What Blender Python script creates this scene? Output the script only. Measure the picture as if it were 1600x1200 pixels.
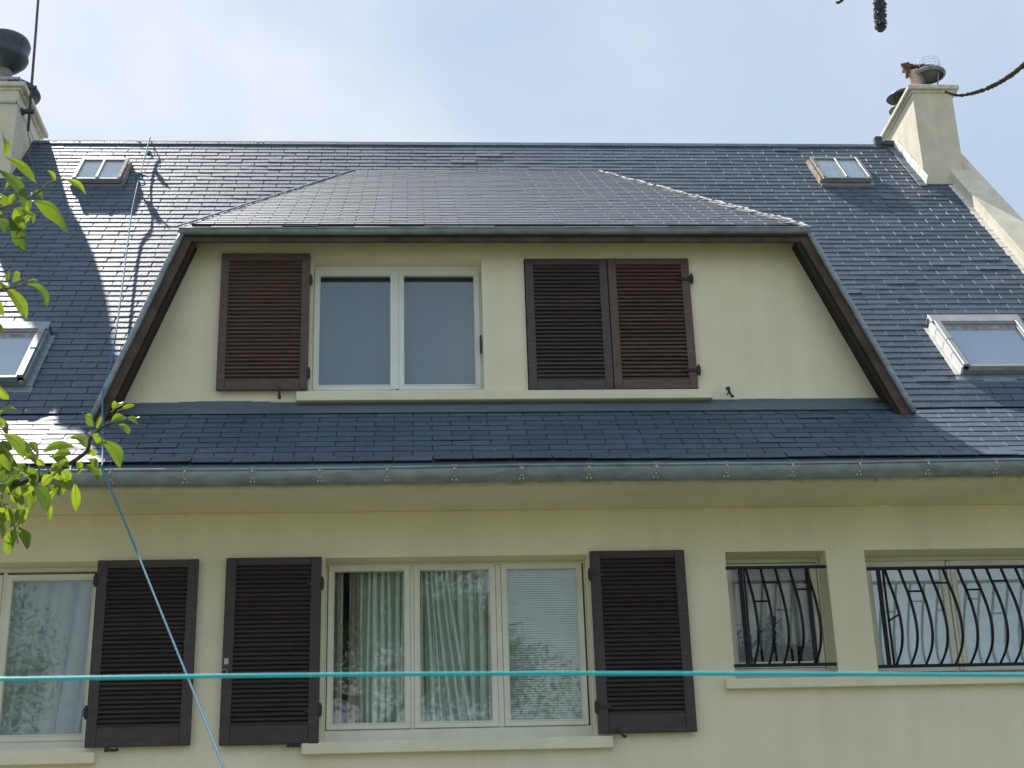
import bpy, bmesh, math, random
from mathutils import Vector, Matrix
R = math.radians
random.seed(11)
for o in list(bpy.data.objects): bpy.data.objects.remove(o)
sc = bpy.context.scene
COL = sc.collection

# ------------------------------------------------------------------ camera
CAM_POS = Vector((0, -10, 1.6)); F_PX = 2330.0
PITCH, ROLL, YAW = R(21.5), R(1.83), R(4.05)
fw = Vector((math.sin(YAW)*math.cos(PITCH), math.cos(YAW)*math.cos(PITCH), math.sin(PITCH)))
rt = Vector((math.cos(YAW), -math.sin(YAW), 0)); up = rt.cross(fw)
rt2 = math.cos(ROLL)*rt - math.sin(ROLL)*up
up2 = math.sin(ROLL)*rt + math.cos(ROLL)*up
cd = bpy.data.cameras.new('camera'); cam = bpy.data.objects.new('camera', cd); COL.objects.link(cam)
cam.matrix_world = Matrix(((rt2.x, up2.x, -fw.x, CAM_POS.x), (rt2.y, up2.y, -fw.y, CAM_POS.y), (rt2.z, up2.z, -fw.z, CAM_POS.z), (0, 0, 0, 1)))
cd.sensor_width = 36; cd.lens = F_PX/1600*36; cd.clip_start = 0.05; cd.clip_end = 2000
sc.camera = cam
cd.dof.use_dof = True; cd.dof.focus_distance = 11.0; cd.dof.aperture_fstop = 26

# ------------------------------------------------------------------ light: sky with thin cloud, sun behind the house
SUN_TRAVEL = Vector((.62, -1, -1.55)).normalized()
SUN_EL = math.asin(-SUN_TRAVEL.z); SUN_AZ = math.atan2(-SUN_TRAVEL.x, -SUN_TRAVEL.y)
w = bpy.data.worlds.new('World'); sc.world = w; w.use_nodes = True
nt = w.node_tree; nt.nodes.clear()
def N(nt, t, **k):
    n = nt.nodes.new(t)
    for a, b in k.items():
        if a.startswith('i_'):
            n.inputs[a[2:].replace('_', ' ')].default_value = b
        else: setattr(n, a, b)
    return n
def ramp(nt, stops):
    r = nt.nodes.new('ShaderNodeValToRGB'); e = r.color_ramp.elements
    while len(e) < len(stops): e.new(0.5)
    for q, (p, c) in zip(e, stops): q.position = p; q.color = (*c, 1) if len(c) == 3 else c
    return r
SKY_STRENGTH = .10
sky = N(nt, 'ShaderNodeTexSky', sky_type='NISHITA'); sky.sun_disc = False
sky.sun_elevation = SUN_EL; sky.sun_rotation = SUN_AZ % (2*math.pi); sky.air_density = 1.0; sky.dust_density = 1.6; sky.ozone_density = 1.2
tc = N(nt, 'ShaderNodeTexCoord'); mp = N(nt, 'ShaderNodeMapping'); mp.inputs['Scale'].default_value = (1, 1, 1.6); mp.inputs['Location'].default_value = (-3.1, -2.95, .39)
no = N(nt, 'ShaderNodeTexNoise'); no.inputs['Scale'].default_value = 1.9; no.inputs['Detail'].default_value = 5; no.inputs['Roughness'].default_value = .5; no.inputs['Distortion'].default_value = .25
cr = ramp(nt, [(.36, (0, 0, 0)), (.50, (.35, .35, .35)), (.62, (1, 1, 1))])
veil = nt.nodes.new('ShaderNodeMixRGB'); veil.inputs[1].default_value = (2.1, 2.72, 3.58, 1); veil.inputs[2].default_value = (4.0, 4.15, 4.4, 1)
mx = nt.nodes.new('ShaderNodeMixRGB'); mx.inputs[0].default_value = .88
bg = N(nt, 'ShaderNodeBackground'); bg.inputs['Strength'].default_value = SKY_STRENGTH
out = N(nt, 'ShaderNodeOutputWorld')
l = nt.links.new
l(tc.outputs['Generated'], mp.inputs['Vector']); l(mp.outputs[0], no.inputs['Vector']); l(no.outputs['Fac'], cr.inputs[0])
l(cr.outputs[0], veil.inputs[0]); l(veil.outputs[0], mx.inputs[2]); l(sky.outputs[0], mx.inputs[1]); l(mx.outputs[0], bg.inputs[0]); l(bg.outputs[0], out.inputs[0])
sd = bpy.data.lights.new('sun', 'SUN'); sd.energy = 3.6; sd.angle = R(.55); sd.color = (1, .955, .88)
so = bpy.data.objects.new('sun', sd); COL.objects.link(so); so.rotation_euler = SUN_TRAVEL.to_track_quat('-Z', 'Y').to_euler()
sc.view_settings.view_transform = 'Standard'; sc.view_settings.look = 'None'; sc.view_settings.gamma = 1
sc.view_settings.exposure = 1.1
sc.render.engine = 'CYCLES'
sc.cycles.max_bounces = 8; sc.cycles.transparent_max_bounces = 12

# ------------------------------------------------------------------ materials
def mat(name, col, rough=.6, metal=0, spec=.5, bump=0, bscale=60, var=0, vscale=3, island=0, wear=None, detail=4, stretch=(1, 1, 1), objrand=0, streak=0):
    m = bpy.data.materials.new(name); m.use_nodes = True; nt = m.node_tree; nt.nodes.clear()
    o = N(nt, 'ShaderNodeOutputMaterial'); p = N(nt, 'ShaderNodeBsdfPrincipled'); L = nt.links.new
    L(p.outputs[0], o.inputs[0])
    p.inputs['Roughness'].default_value = rough; p.inputs['Metallic'].default_value = metal; p.inputs['Specular IOR Level'].default_value = spec
    g = N(nt, 'ShaderNodeNewGeometry')
    mpn = N(nt, 'ShaderNodeMapping'); mpn.inputs['Scale'].default_value = stretch; L(g.outputs['Position'], mpn.inputs[0])
    rgb = N(nt, 'ShaderNodeRGB'); rgb.outputs[0].default_value = (*col, 1); cur = rgb.outputs[0]
    def mul(fac_socket, lo, hi):
        nonlocal cur
        mr = N(nt, 'ShaderNodeMapRange'); mr.inputs['To Min'].default_value = lo; mr.inputs['To Max'].default_value = hi; L(fac_socket, mr.inputs['Value'])
        mm = N(nt, 'ShaderNodeVectorMath', operation='SCALE'); L(cur, mm.inputs[0]); L(mr.outputs[0], mm.inputs['Scale']); cur = mm.outputs[0]
        return mr
    if var:
        n = N(nt, 'ShaderNodeTexNoise'); n.inputs['Scale'].default_value = vscale; n.inputs['Detail'].default_value = detail; L(mpn.outputs[0], n.inputs['Vector'])
        mr = mul(n.outputs['Fac'], 1-var, 1+var); mr.inputs['From Min'].default_value = .3; mr.inputs['From Max'].default_value = .7
    if streak:
        m2 = N(nt, 'ShaderNodeMapping'); m2.inputs['Scale'].default_value = (7, 7, .35); L(g.outputs['Position'], m2.inputs[0])
        n = N(nt, 'ShaderNodeTexNoise'); n.inputs['Scale'].default_value = 1; n.inputs['Detail'].default_value = 5; L(m2.outputs[0], n.inputs['Vector'])
        mr = mul(n.outputs['Fac'], 1-streak, 1+streak*.6); mr.inputs['From Min'].default_value = .35; mr.inputs['From Max'].default_value = .62
    if island:
        mul(g.outputs['Random Per Island'], 1-island, 1+island)
    if objrand:
        oi = N(nt, 'ShaderNodeObjectInfo'); mul(oi.outputs['Random'], 1-objrand, 1+objrand)
    if wear:   # (colour, scale, lo, hi)
        wc, ws, lo, hi = wear
        n = N(nt, 'ShaderNodeTexNoise'); n.inputs['Scale'].default_value = ws; n.inputs['Detail'].default_value = 6; n.inputs['Roughness'].default_value = .65; L(mpn.outputs[0], n.inputs['Vector'])
        rr = ramp(nt, [(lo, (0, 0, 0)), (hi, (1, 1, 1))]); L(n.outputs['Fac'], rr.inputs[0])
        mxx = N(nt, 'ShaderNodeMixRGB'); L(rr.outputs[0], mxx.inputs[0]); L(cur, mxx.inputs[1]); mxx.inputs[2].default_value = (*wc, 1); cur = mxx.outputs[0]
    L(cur, p.inputs['Base Color'])
    if bump:
        n = N(nt, 'ShaderNodeTexNoise'); n.inputs['Scale'].default_value = bscale; n.inputs['Detail'].default_value = 6; n.inputs['Roughness'].default_value = .6; L(mpn.outputs[0], n.inputs['Vector'])
        b = N(nt, 'ShaderNodeBump'); b.inputs['Strength'].default_value = min(1, bump); b.inputs['Distance'].default_value = .006; L(n.outputs['Fac'], b.inputs['Height']); L(b.outputs[0], p.inputs['Normal'])
    return m
M = {}
M['stucco'] = mat('cream_stucco', (.86, .81, .62), .92, bump=1, bscale=110, var=.06, vscale=1.3, spec=.2, streak=.03, wear=((.74, .69, .52), 1.1, .56, .8))
M['chim'] = mat('chimney_render', (.74, .68, .54), .9, bump=.6, bscale=60, var=.07, vscale=5, spec=.2, streak=.06, wear=((.58, .53, .41), 7, .56, .78))
M['cap'] = mat('weathered_concrete', (.72, .68, .56), .9, bump=.6, bscale=50, var=.15, vscale=14, spec=.2, wear=((.36, .34, .27), 18, .58, .76))
M['slate'] = mat('natural_slate', (.068, .096, .134), .57, spec=.40, bump=.5, bscale=38, var=.2, vscale=30, island=.2, objrand=.14, wear=((.10, .12, .15), 9, .60, .85))
M['hook'] = mat('stainless_hook', (.115, .12, .135), .38, metal=1)
M['zinc'] = mat('aged_zinc', (.27, .32, .36), .5, metal=.2, spec=.5, var=.2, vscale=7, bump=.2, bscale=12, wear=((.16, .195, .215), 5, .5, .75), stretch=(1, 1, 3))
M['zincl'] = mat('bright_zinc', (.46, .46, .46), .5, metal=.4, var=.15, vscale=9, bump=.2, bscale=15)
M['lead'] = mat('weathered_lead', (.80, .78, .74), .6, metal=.05, var=.15, vscale=12, bump=.35, bscale=25)
M['flash'] = mat('grey_flashing', (.12, .16, .185), .6, metal=.2, var=.12, vscale=4, bump=.3, bscale=8)
M['seal'] = mat('white_sealant', (.62, .64, .60), .7, bump=.3)
M['brown'] = mat('dark_brown_painted_wood', (.052, .040, .042), .5, spec=.4, bump=.35, bscale=40, var=.2, vscale=8, stretch=(1, 1, 6), objrand=.12, wear=((.07, .055, .058), 6, .55, .8))
M['brown2'] = mat('faded_brown_painted_wood', (.115, .074, .064), .55, spec=.4, bump=.35, bscale=40, var=.2, vscale=8, stretch=(1, 1, 6), objrand=.12, wear=((.15, .115, .11), 6, .55, .8))
M['brown3'] = mat('greyed_brown_painted_wood', (.085, .066, .068), .5, spec=.4, bump=.35, bscale=40, var=.2, vscale=8, stretch=(1, 1, 6), objrand=.12)
M['fascia'] = mat('weathered_brown_board', (.085, .062, .05), .75, spec=.3, bump=.6, bscale=30, var=.35, vscale=7, wear=((.14, .10, .065), 5, .55, .75))
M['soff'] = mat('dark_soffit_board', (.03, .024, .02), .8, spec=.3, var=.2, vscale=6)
M['pvc'] = mat('white_plastic_frame', (.80, .82, .80), .4, spec=.5, var=.04, vscale=4)
M['pvcc'] = mat('cream_window_frame', (.74, .73, .64), .5, spec=.4, var=.06, vscale=6, bump=.15)
M['iron'] = mat('black_iron', (.006, .006, .014), .45, spec=.3, bump=.2, bscale=90)
M['rusty'] = mat('dark_hinge_iron', (.022, .018, .018), .6, var=.3, vscale=30)
M['steel'] = mat('galvanised_steel', (.42, .43, .42), .45, metal=.6, var=.2, vscale=30)
M['rustf'] = mat('rusted_skylight_frame', (.26, .17, .12), .75, var=.35, vscale=22, bump=.4, bscale=50, wear=((.42, .40, .38), 18, .45, .6))
M['greyf'] = mat('grey_skylight_frame', (.30, .31, .33), .5, metal=.3, var=.15, vscale=12)
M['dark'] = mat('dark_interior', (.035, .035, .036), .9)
M['tanr'] = mat('tan_curtain_cloth', (.30, .25, .20), .9, var=.25, vscale=40)
M['backc'] = mat('pinkish_grey_curtain', (.60, .53, .53), .9, var=.1, vscale=6)
M['clay'] = mat('pinkish_clay_pot', (.52, .42, .34), .8, var=.15, vscale=15, bump=.3)
M['terra'] = mat('broken_terracotta', (.16, .07, .05), .85, var=.3, vscale=25, bump=.5)
M['cowl'] = mat('dark_metal_cowl', (.07, .085, .105), .45, metal=.5, var=.2, vscale=14)
M['cowl2'] = mat('grey_concrete_cowl', (.26, .25, .25), .7, var=.25, vscale=18, bump=.4)
M['mast'] = mat('rusty_brown_mast', (.13, .10, .12), .6, metal=.3, var=.25, vscale=20)
M['bark'] = mat('brown_bark', (.075, .058, .05), .85, bump=1, bscale=160, var=.35, vscale=60)
M['barkg'] = mat('green_grey_twig', (.16, .17, .10), .75, bump=.5, bscale=120, var=.3, vscale=50)
M['white'] = mat('white_petal', (.8, .78, .78), .6)
M['rope'] = mat('blue_twisted_rope', (.05, .19, .30), .7, bump=.6, bscale=220, var=.2, vscale=60)
M['line'] = mat('turquoise_plastic_line', (.03, .55, .64), .4, var=.06, vscale=30)
M['cable'] = mat('grey_green_cable', (.12, .17, .16), .6)
M['bounce'] = mat('bounce_ground', (.17, .16, .125), .95, var=.2, vscale=9, bump=1, bscale=40)
M['grass'] = mat('lawn', (.115, .12, .065), .9, var=.35, vscale=2, bump=1, bscale=20)
M['panesheet'] = mat('pale_pane_sheet', (.42, .50, .54), .9)
M['pot'] = mat('pale_glazed_pot', (.35, .42, .44), .4, var=.2, vscale=20)

def leafmat(name, c1, c2, trans=.5, rough=.4, tc=None):
    m = bpy.data.materials.new(name); m.use_nodes = True; nt = m.node_tree; nt.nodes.clear(); L = nt.links.new
    o = N(nt, 'ShaderNodeOutputMaterial'); d = N(nt, 'ShaderNodeBsdfPrincipled'); d.inputs['Roughness'].default_value = rough
    t = N(nt, 'ShaderNodeBsdfTranslucent'); mx = N(nt, 'ShaderNodeMixShader'); mx.inputs[0].default_value = trans
    oi = N(nt, 'ShaderNodeObjectInfo'); g = N(nt, 'ShaderNodeNewGeometry'); ad = N(nt, 'ShaderNodeMath', operation='ADD'); fr = N(nt, 'ShaderNodeMath', operation='FRACT')
    L(oi.outputs['Random'], ad.inputs[0]); L(g.outputs['Random Per Island'], ad.inputs[1]); L(ad.outputs[0], fr.inputs[0])
    cm = N(nt, 'ShaderNodeMixRGB'); cm.inputs[1].default_value = (*c1, 1); cm.inputs[2].default_value = (*c2, 1); L(fr.outputs[0], cm.inputs[0])
    n = N(nt, 'ShaderNodeTexNoise'); n.inputs['Scale'].default_value = 70; n.inputs['Detail'].default_value = 5; L(g.outputs['Position'], n.inputs['Vector'])
    mr = N(nt, 'ShaderNodeMapRange'); mr.inputs['To Min'].default_value = .75; mr.inputs['To Max'].default_value = 1.25; L(n.outputs['Fac'], mr.inputs['Value'])
    sc_ = N(nt, 'ShaderNodeVectorMath', operation='SCALE'); L(cm.outputs[0], sc_.inputs[0]); L(mr.outputs[0], sc_.inputs['Scale'])
    L(sc_.outputs[0], d.inputs['Base Color'])
    if tc:
        tm = N(nt, 'ShaderNodeVectorMath', operation='MULTIPLY'); tm.inputs[1].default_value = tc; L(sc_.outputs[0], tm.inputs[0]); L(tm.outputs[0], t.inputs['Color'])
    else: L(sc_.outputs[0], t.inputs['Color'])
    b = N(nt, 'ShaderNodeBump'); b.inputs['Strength'].default_value = .4; b.inputs['Distance'].default_value = .002; L(n.outputs['Fac'], b.inputs['Height']); L(b.outputs[0], d.inputs['Normal'])
    L(d.outputs[0], mx.inputs[1]); L(t.outputs[0], mx.inputs[2]); L(mx.outputs[0], o.inputs[0])
    return m
M['leaf'] = leafmat('apple_leaf', (.045, .09, .022), (.12, .20, .03), .46, .42, (2.7, 2.2, .8))
M['fol'] = leafmat('tree_foliage', (.035, .07, .018), (.07, .12, .03), .3, .5)
M['pfol'] = leafmat('houseplant_foliage', (.02, .05, .015), (.06, .12, .03), .2, .4)

def cloth(name, c, trans):
    m = bpy.data.materials.new(name); m.use_nodes = True; nt = m.node_tree; nt.nodes.clear(); L = nt.links.new
    o = N(nt, 'ShaderNodeOutputMaterial'); d = N(nt, 'ShaderNodeBsdfDiffuse'); t = N(nt, 'ShaderNodeBsdfTranslucent'); mx = N(nt, 'ShaderNodeMixShader'); mx.inputs[0].default_value = trans
    g = N(nt, 'ShaderNodeNewGeometry'); n = N(nt, 'ShaderNodeTexNoise'); n.inputs['Scale'].default_value = 12; n.inputs['Detail'].default_value = 5; L(g.outputs['Position'], n.inputs['Vector'])
    mr = N(nt, 'ShaderNodeMapRange'); mr.inputs['To Min'].default_value = .8; mr.inputs['To Max'].default_value = 1.2; L(n.outputs['Fac'], mr.inputs['Value'])
    s = N(nt, 'ShaderNodeVectorMath', operation='SCALE'); s.inputs[0].default_value = c; L(mr.outputs[0], s.inputs['Scale'])
    L(s.outputs[0], d.inputs[0]); L(s.outputs[0], t.inputs[0]); L(d.outputs[0], mx.inputs[1]); L(t.outputs[0], mx.inputs[2]); L(mx.outputs[0], o.inputs[0])
    return m
M['sheer'] = cloth('white_sheer_cloth', (.94, .96, .93), .25)
M['sheerg'] = cloth('grey_green_sheer_cloth', (.46, .50, .46), .15)
M['foldshade'] = cloth('fold_shade_cloth', (.52, .58, .55), .1)  # darker cloth colour stands for the shade between curtain folds
M['blind'] = cloth('pale_green_blind', (.72, .78, .72), .1)
M['privacy'] = cloth('pale_blue_privacy_cloth', (.82, .90, .92), .2)

def glassmat(name, f0=.13, tint=(.86, .9, .9), rough=0.0, wav=0):
    m = bpy.data.materials.new(name); m.use_nodes = True; nt = m.node_tree; nt.nodes.clear(); L = nt.links.new
    o = N(nt, 'ShaderNodeOutputMaterial'); t = N(nt, 'ShaderNodeBsdfTransparent'); t.inputs[0].default_value = (*tint, 1)
    gl = N(nt, 'ShaderNodeBsdfGlossy'); gl.inputs['Roughness'].default_value = rough; gl.inputs['Color'].default_value = (1, 1, 1, 1)
    gm = N(nt, 'ShaderNodeNewGeometry'); dt = N(nt, 'ShaderNodeVectorMath', operation='DOT_PRODUCT'); L(gm.outputs['Incoming'], dt.inputs[0]); L(gm.outputs['Normal'], dt.inputs[1])
    ab = N(nt, 'ShaderNodeMath', operation='ABSOLUTE'); L(dt.outputs['Value'], ab.inputs[0])
    om = N(nt, 'ShaderNodeMath', operation='SUBTRACT'); om.inputs[0].default_value = 1; L(ab.outputs[0], om.inputs[1])
    pw = N(nt, 'ShaderNodeMath', operation='POWER'); L(om.outputs[0], pw.inputs[0]); pw.inputs[1].default_value = 5
    f = N(nt, 'ShaderNodeMath', operation='MULTIPLY_ADD'); L(pw.outputs[0], f.inputs[0]); f.inputs[1].default_value = 1-f0; f.inputs[2].default_value = f0
    mx = N(nt, 'ShaderNodeMixShader'); L(f.outputs[0], mx.inputs[0]); L(t.outputs[0], mx.inputs[1]); L(gl.outputs[0], mx.inputs[2]); L(mx.outputs[0], o.inputs[0])
    if wav:
        g = N(nt, 'ShaderNodeNewGeometry'); n = N(nt, 'ShaderNodeTexNoise'); n.inputs['Scale'].default_value = 3; L(g.outputs['Position'], n.inputs['Vector'])
        b = N(nt, 'ShaderNodeBump'); b.inputs['Strength'].default_value = wav; b.inputs['Distance'].default_value = .01; L(n.outputs['Fac'], b.inputs['Height']); L(b.outputs[0], gl.inputs['Normal'])
    return m
M['glass'] = glassmat('window_glass', .08, (.93, .96, .95), rough=.018, wav=.05)
M['glassd'] = glassmat('dormer_glass', .10, (.7, .74, .76))
M['glassb'] = glassmat('small_window_glass', .035, (.95, .97, .96), wav=.05)
M['glassw'] = glassmat('barred_window_glass', .11, (.93, .96, .96))
M['glass2'] = glassmat('skylight_glass', .09, (.9, .93, .95), .05)

# ------------------------------------------------------------------ mesh helpers
class MB:
    def __init__(s): s.v = []; s.f = []; s.m = []
    def add(s, vs, fs, mi=0):
        b = len(s.v); s.v += [tuple(v) for v in vs]; s.f += [tuple(b+i for i in f) for f in fs]; s.m += [mi]*len(fs); return s
    def box(s, x0, x1, y0, y1, z0, z1, mi=0):
        return s.add([(x0, y0, z0), (x1, y0, z0), (x1, y1, z0), (x0, y1, z0), (x0, y0, z1), (x1, y0, z1), (x1, y1, z1), (x0, y1, z1)],
                     [(0, 3, 2, 1), (4, 5, 6, 7), (0, 1, 5, 4), (1, 2, 6, 5), (2, 3, 7, 6), (3, 0, 4, 7)], mi)
    def fbox(s, O, ax, ay, az, x0, x1, y0, y1, z0, z1, mi=0):   # box in a frame
        P = [O+ax*x+ay*y+az*z for z in (z0, z1) for x, y in ((x0, y0), (x1, y0), (x1, y1), (x0, y1))]
        return s.add(P, [(0, 3, 2, 1), (4, 5, 6, 7), (0, 1, 5, 4), (1, 2, 6, 5), (2, 3, 7, 6), (3, 0, 4, 7)], mi)
    def prism(s, poly, off, mi=0):   # polygon (3d points) pushed by a vector
        n = len(poly); off = Vector(off); a = [Vector(p) for p in poly]
        return s.add(a+[p+off for p in a], [tuple(range(n))[::-1], tuple(range(n, 2*n))]+[(i, (i+1) % n, n+(i+1) % n, n+i) for i in range(n)], mi)
    def tube(s, pts, r, seg=8, cap=True, mi=0, jit=0):
        pts = [Vector(p) for p in pts]; n = len(pts); rs = r if isinstance(r, (list, tuple)) else [r]*n; b = []; prev = None
        for i, p in enumerate(pts):
            t = (pts[min(i+1, n-1)]-pts[max(i-1, 0)]).normalized()
            if prev is None: a = t.orthogonal().normalized()
            else: a = (prev-t*prev.dot(t)).normalized()
            prev = a; c = t.cross(a)
            for k in range(seg):
                q = 2*math.pi*k/seg; rr = rs[i]*(1+random.uniform(-jit, jit)); b.append(p+a*math.cos(q)*rr+c*math.sin(q)*rr)
        fs = [(i*seg+k, i*seg+(k+1) % seg, (i+1)*seg+(k+1) % seg, (i+1)*seg+k) for i in range(n-1) for k in range(seg)]
        if cap: fs += [tuple(range(seg))[::-1], tuple((n-1)*seg+k for k in range(seg))]
        return s.add(b, fs, mi)
    def lathe(s, O, prof, seg=24, ax=Vector((0, 0, 1)), mi=0):
        ax = ax.normalized(); a = ax.orthogonal().normalized(); c = ax.cross(a); b = []
        for r, h in prof:
            for k in range(seg):
                q = 2*math.pi*k/seg; b.append(Vector(O)+ax*h+(a*math.cos(q)+c*math.sin(q))*r)
        n = len(prof); fs = [(i*seg+k, i*seg+(k+1) % seg, (i+1)*seg+(k+1) % seg, (i+1)*seg+k) for i in range(n-1) for k in range(seg)]
        return s.add(b, fs, mi)
    def mesh(s, name, mats, smooth=False):
        me = bpy.data.meshes.new(name); me.from_pydata(s.v, [], s.f)
        for m in (mats if isinstance(mats, (list, tuple)) else [mats]): me.materials.append(M[m])
        for p, i in zip(me.polygons, s.m): p.material_index = i; p.use_smooth = smooth
        me.update(); return me
    def build(s, name, mats, parent=None, smooth=False, bevel=0):
        return link(name, s.mesh(name, mats, smooth), parent, bevel)
def link(name, me, parent=None, bevel=0):
    o = bpy.data.objects.new(name, me); COL.objects.link(o)
    if parent is not None: o.parent = parent
    if bevel:
        b = o.modifiers.new('bevel', 'BEVEL'); b.width = bevel; b.segments = 1; b.limit_method = 'ANGLE'
    return o
def part(name, parent, loc=(0, 0, 0)):
    o = bpy.data.objects.new(name, None); COL.objects.link(o); o.parent = parent; o.location = loc; o.empty_display_size = .1; return o
def tag(o, label=None, cat=None, group=None, kind=None):
    if label: o['label'] = label
    if cat: o['category'] = cat
    if group: o['group'] = group
    if kind: o['kind'] = kind
    return o
def pt(a, b, t): return tuple(a[i]+(b[i]-a[i])*t for i in range(len(a)))

# ------------------------------------------------------------------ ground
MB().add([(-600, -600, 0), (600, -600, 0), (600, 600, 0), (-600, 600, 0)], [(0, 1, 2, 3)]).build('lawn', 'grass')['kind'] = 'structure'
MB().add([(-12, -1.6, .012), (14, -1.6, .012), (14, -.002, .012), (-12, -.002, .012)], [(0, 1, 2, 3)]).build('bounce_strip', 'bounce')['kind'] = 'structure'  # unseen ground strip added for light bounced up to the front wall

# ------------------------------------------------------------------ house
house = bpy.data.objects.new('house', None); COL.objects.link(house); house.location = (0, 0, 0)
tag(house, 'cream rendered house with dark slate roof, wide trapezoid dormer and brown louvred shutters', 'house')
XL, XR = -4.38, 5.46
def wall_grid(name, x0, x1, z0, z1, y0, y1, holes, mat_, parent, zc=None):
    xs = sorted({x0, x1, *[h[0] for h in holes], *[h[1] for h in holes]}); zs = sorted({z0, z1, *[h[2] for h in holes], *[h[3] for h in holes]})
    b = MB(); inside = lambda x, z: any(h[0] < x < h[1] and h[2] < z < h[3] for h in holes)
    solid = {}
    for i in range(len(xs)-1):
        for j in range(len(zs)-1): solid[i, j] = not inside((xs[i]+xs[i+1])/2, (zs[j]+zs[j+1])/2)
    for (i, j), ok in solid.items():
        if not ok: continue
        a, c, d, e = xs[i], xs[i+1], zs[j], zs[j+1]
        b.add([(a, y0, d), (c, y0, d), (c, y0, e), (a, y0, e)], [(0, 1, 2, 3)]); b.add([(a, y1, d), (c, y1, d), (c, y1, e), (a, y1, e)], [(3, 2, 1, 0)])
        if not solid.get((i-1, j), False): b.add([(a, y0, d), (a, y1, d), (a, y1, e), (a, y0, e)], [(3, 2, 1, 0)])
        if not solid.get((i+1, j), False): b.add([(c, y0, d), (c, y1, d), (c, y1, e), (c, y0, e)], [(0, 1, 2, 3)])
        if not solid.get((i, j-1), False): b.add([(a, y0, d), (c, y0, d), (c, y1, d), (a, y1, d)], [(3, 2, 1, 0)])
        if not solid.get((i, j+1), False): b.add([(a, y0, e), (c, y0, e), (c, y1, e), (a, y1, e)], [(0, 1, 2, 3)])
    o = b.build(name, mat_, parent)
    bm = bmesh.new(); bm.from_mesh(o.data); bmesh.ops.remove_doubles(bm, verts=bm.verts, dist=.0005); bm.to_mesh(o.data); bm.free()
    return o
W1 = (-3.9, -2.14, 3.03, 4.275); W2 = (-.615, 1.19, 3.03, 4.275); W3 = (2.16, 2.87, 3.395, 4.28); W4 = (3.145, 5.1, 3.395, 4.28)
wall_grid('front_wall', XL, 5.75, 0, 4.6, 0, .34, [W1, W2, W3, W4], 'stucco', house)
YB = 8.0
for x0, x1, nm in ((XL, XL+.25, 'gable_wall'), (5.5, 5.75, 'gable_wall')):
    MB().prism([(x0, .342, 0), (x0, YB, 0), (x0, YB, 4.6), (x0, 3.75, 9.55), (x0, .342, 5.3)], (x1-x0, 0, 0)).build(nm, 'stucco', house)
MB().box(XL+.255, 5.495, YB-.25, YB, 0, 4.6).build('rear_wall', 'stucco', house)
# inner dark rooms behind the windows
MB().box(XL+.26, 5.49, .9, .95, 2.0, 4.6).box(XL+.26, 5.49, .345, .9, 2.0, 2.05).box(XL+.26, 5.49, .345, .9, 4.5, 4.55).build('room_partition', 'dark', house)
MB().box(XL, 5.75, -.6, -.003, 4.6, 4.64).box(XL+.3, 5.45, .35, 7.6, 4.6, 4.64).build('soffit', 'stucco', house)
MB().box(XL, 5.75, -.625, -.603, 4.585, 4.70).build('fascia_board', 'cap', house)

# roof frames: A = apron (40 deg), B = main slope (50.5 deg), D = dormer roof
def frame(y, z, ang):
    a = R(ang); return Vector((0, y, z)), Vector((0, math.cos(a), math.sin(a))), Vector((0, -math.sin(a), math.cos(a)))
X = Vector((1, 0, 0))
A = frame(-.63, 4.73, 40); B = frame(.145, 5.38, 50.5)
RIDGE = (3.747, 9.75); LB = math.hypot(3.747-.145, 9.75-5.38); LA = math.hypot(.775, .65)
DA = 35.9; D = frame(.0, 6.80, DA)
def onB(x, s, n=0): return B[0]+X*x+B[1]*s+B[2]*n
def sB(z): return (z-5.38)/B[1].z
Fl, Tl, Tr, Fr = (-2.263, .03, 5.335), (-1.711, .03, 6.785), (3.017, .03, 6.80), (3.645, .03, 5.335)
Hl = onB(-.577, sB(9.13)); Hr = onB(1.905, sB(9.13))
# boarding under the slates
def deck(b, fr, x0, x1, s0, s1, t=.05, n=-.012):
    b.fbox(fr[0], X, fr[1], fr[2], x0, x1, s0, s1, n-t, n)
dk = MB(); deck(dk, A, XL, XR, .03, LA-.01); deck(dk, B, XL, -2.2, 0.02, LB); deck(dk, B, -2.2, -1.6, sB(5.75), LB); deck(dk, B, -1.6, 2.95, sB(6.95), LB); deck(dk, B, 2.95, 3.6, sB(5.75), LB); deck(dk, B, 3.6, XR, 0.02, LB)
dk.build('roof_boarding', 'dark', house)
MB().prism([(XL, 3.75, 9.73), (XL, YB+.4, 4.62), (XL, YB+.4, 4.52), (XL, 3.75, 9.6)], (XR-XL, 0, 0)).build('rear_roof', 'slate', house)

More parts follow.
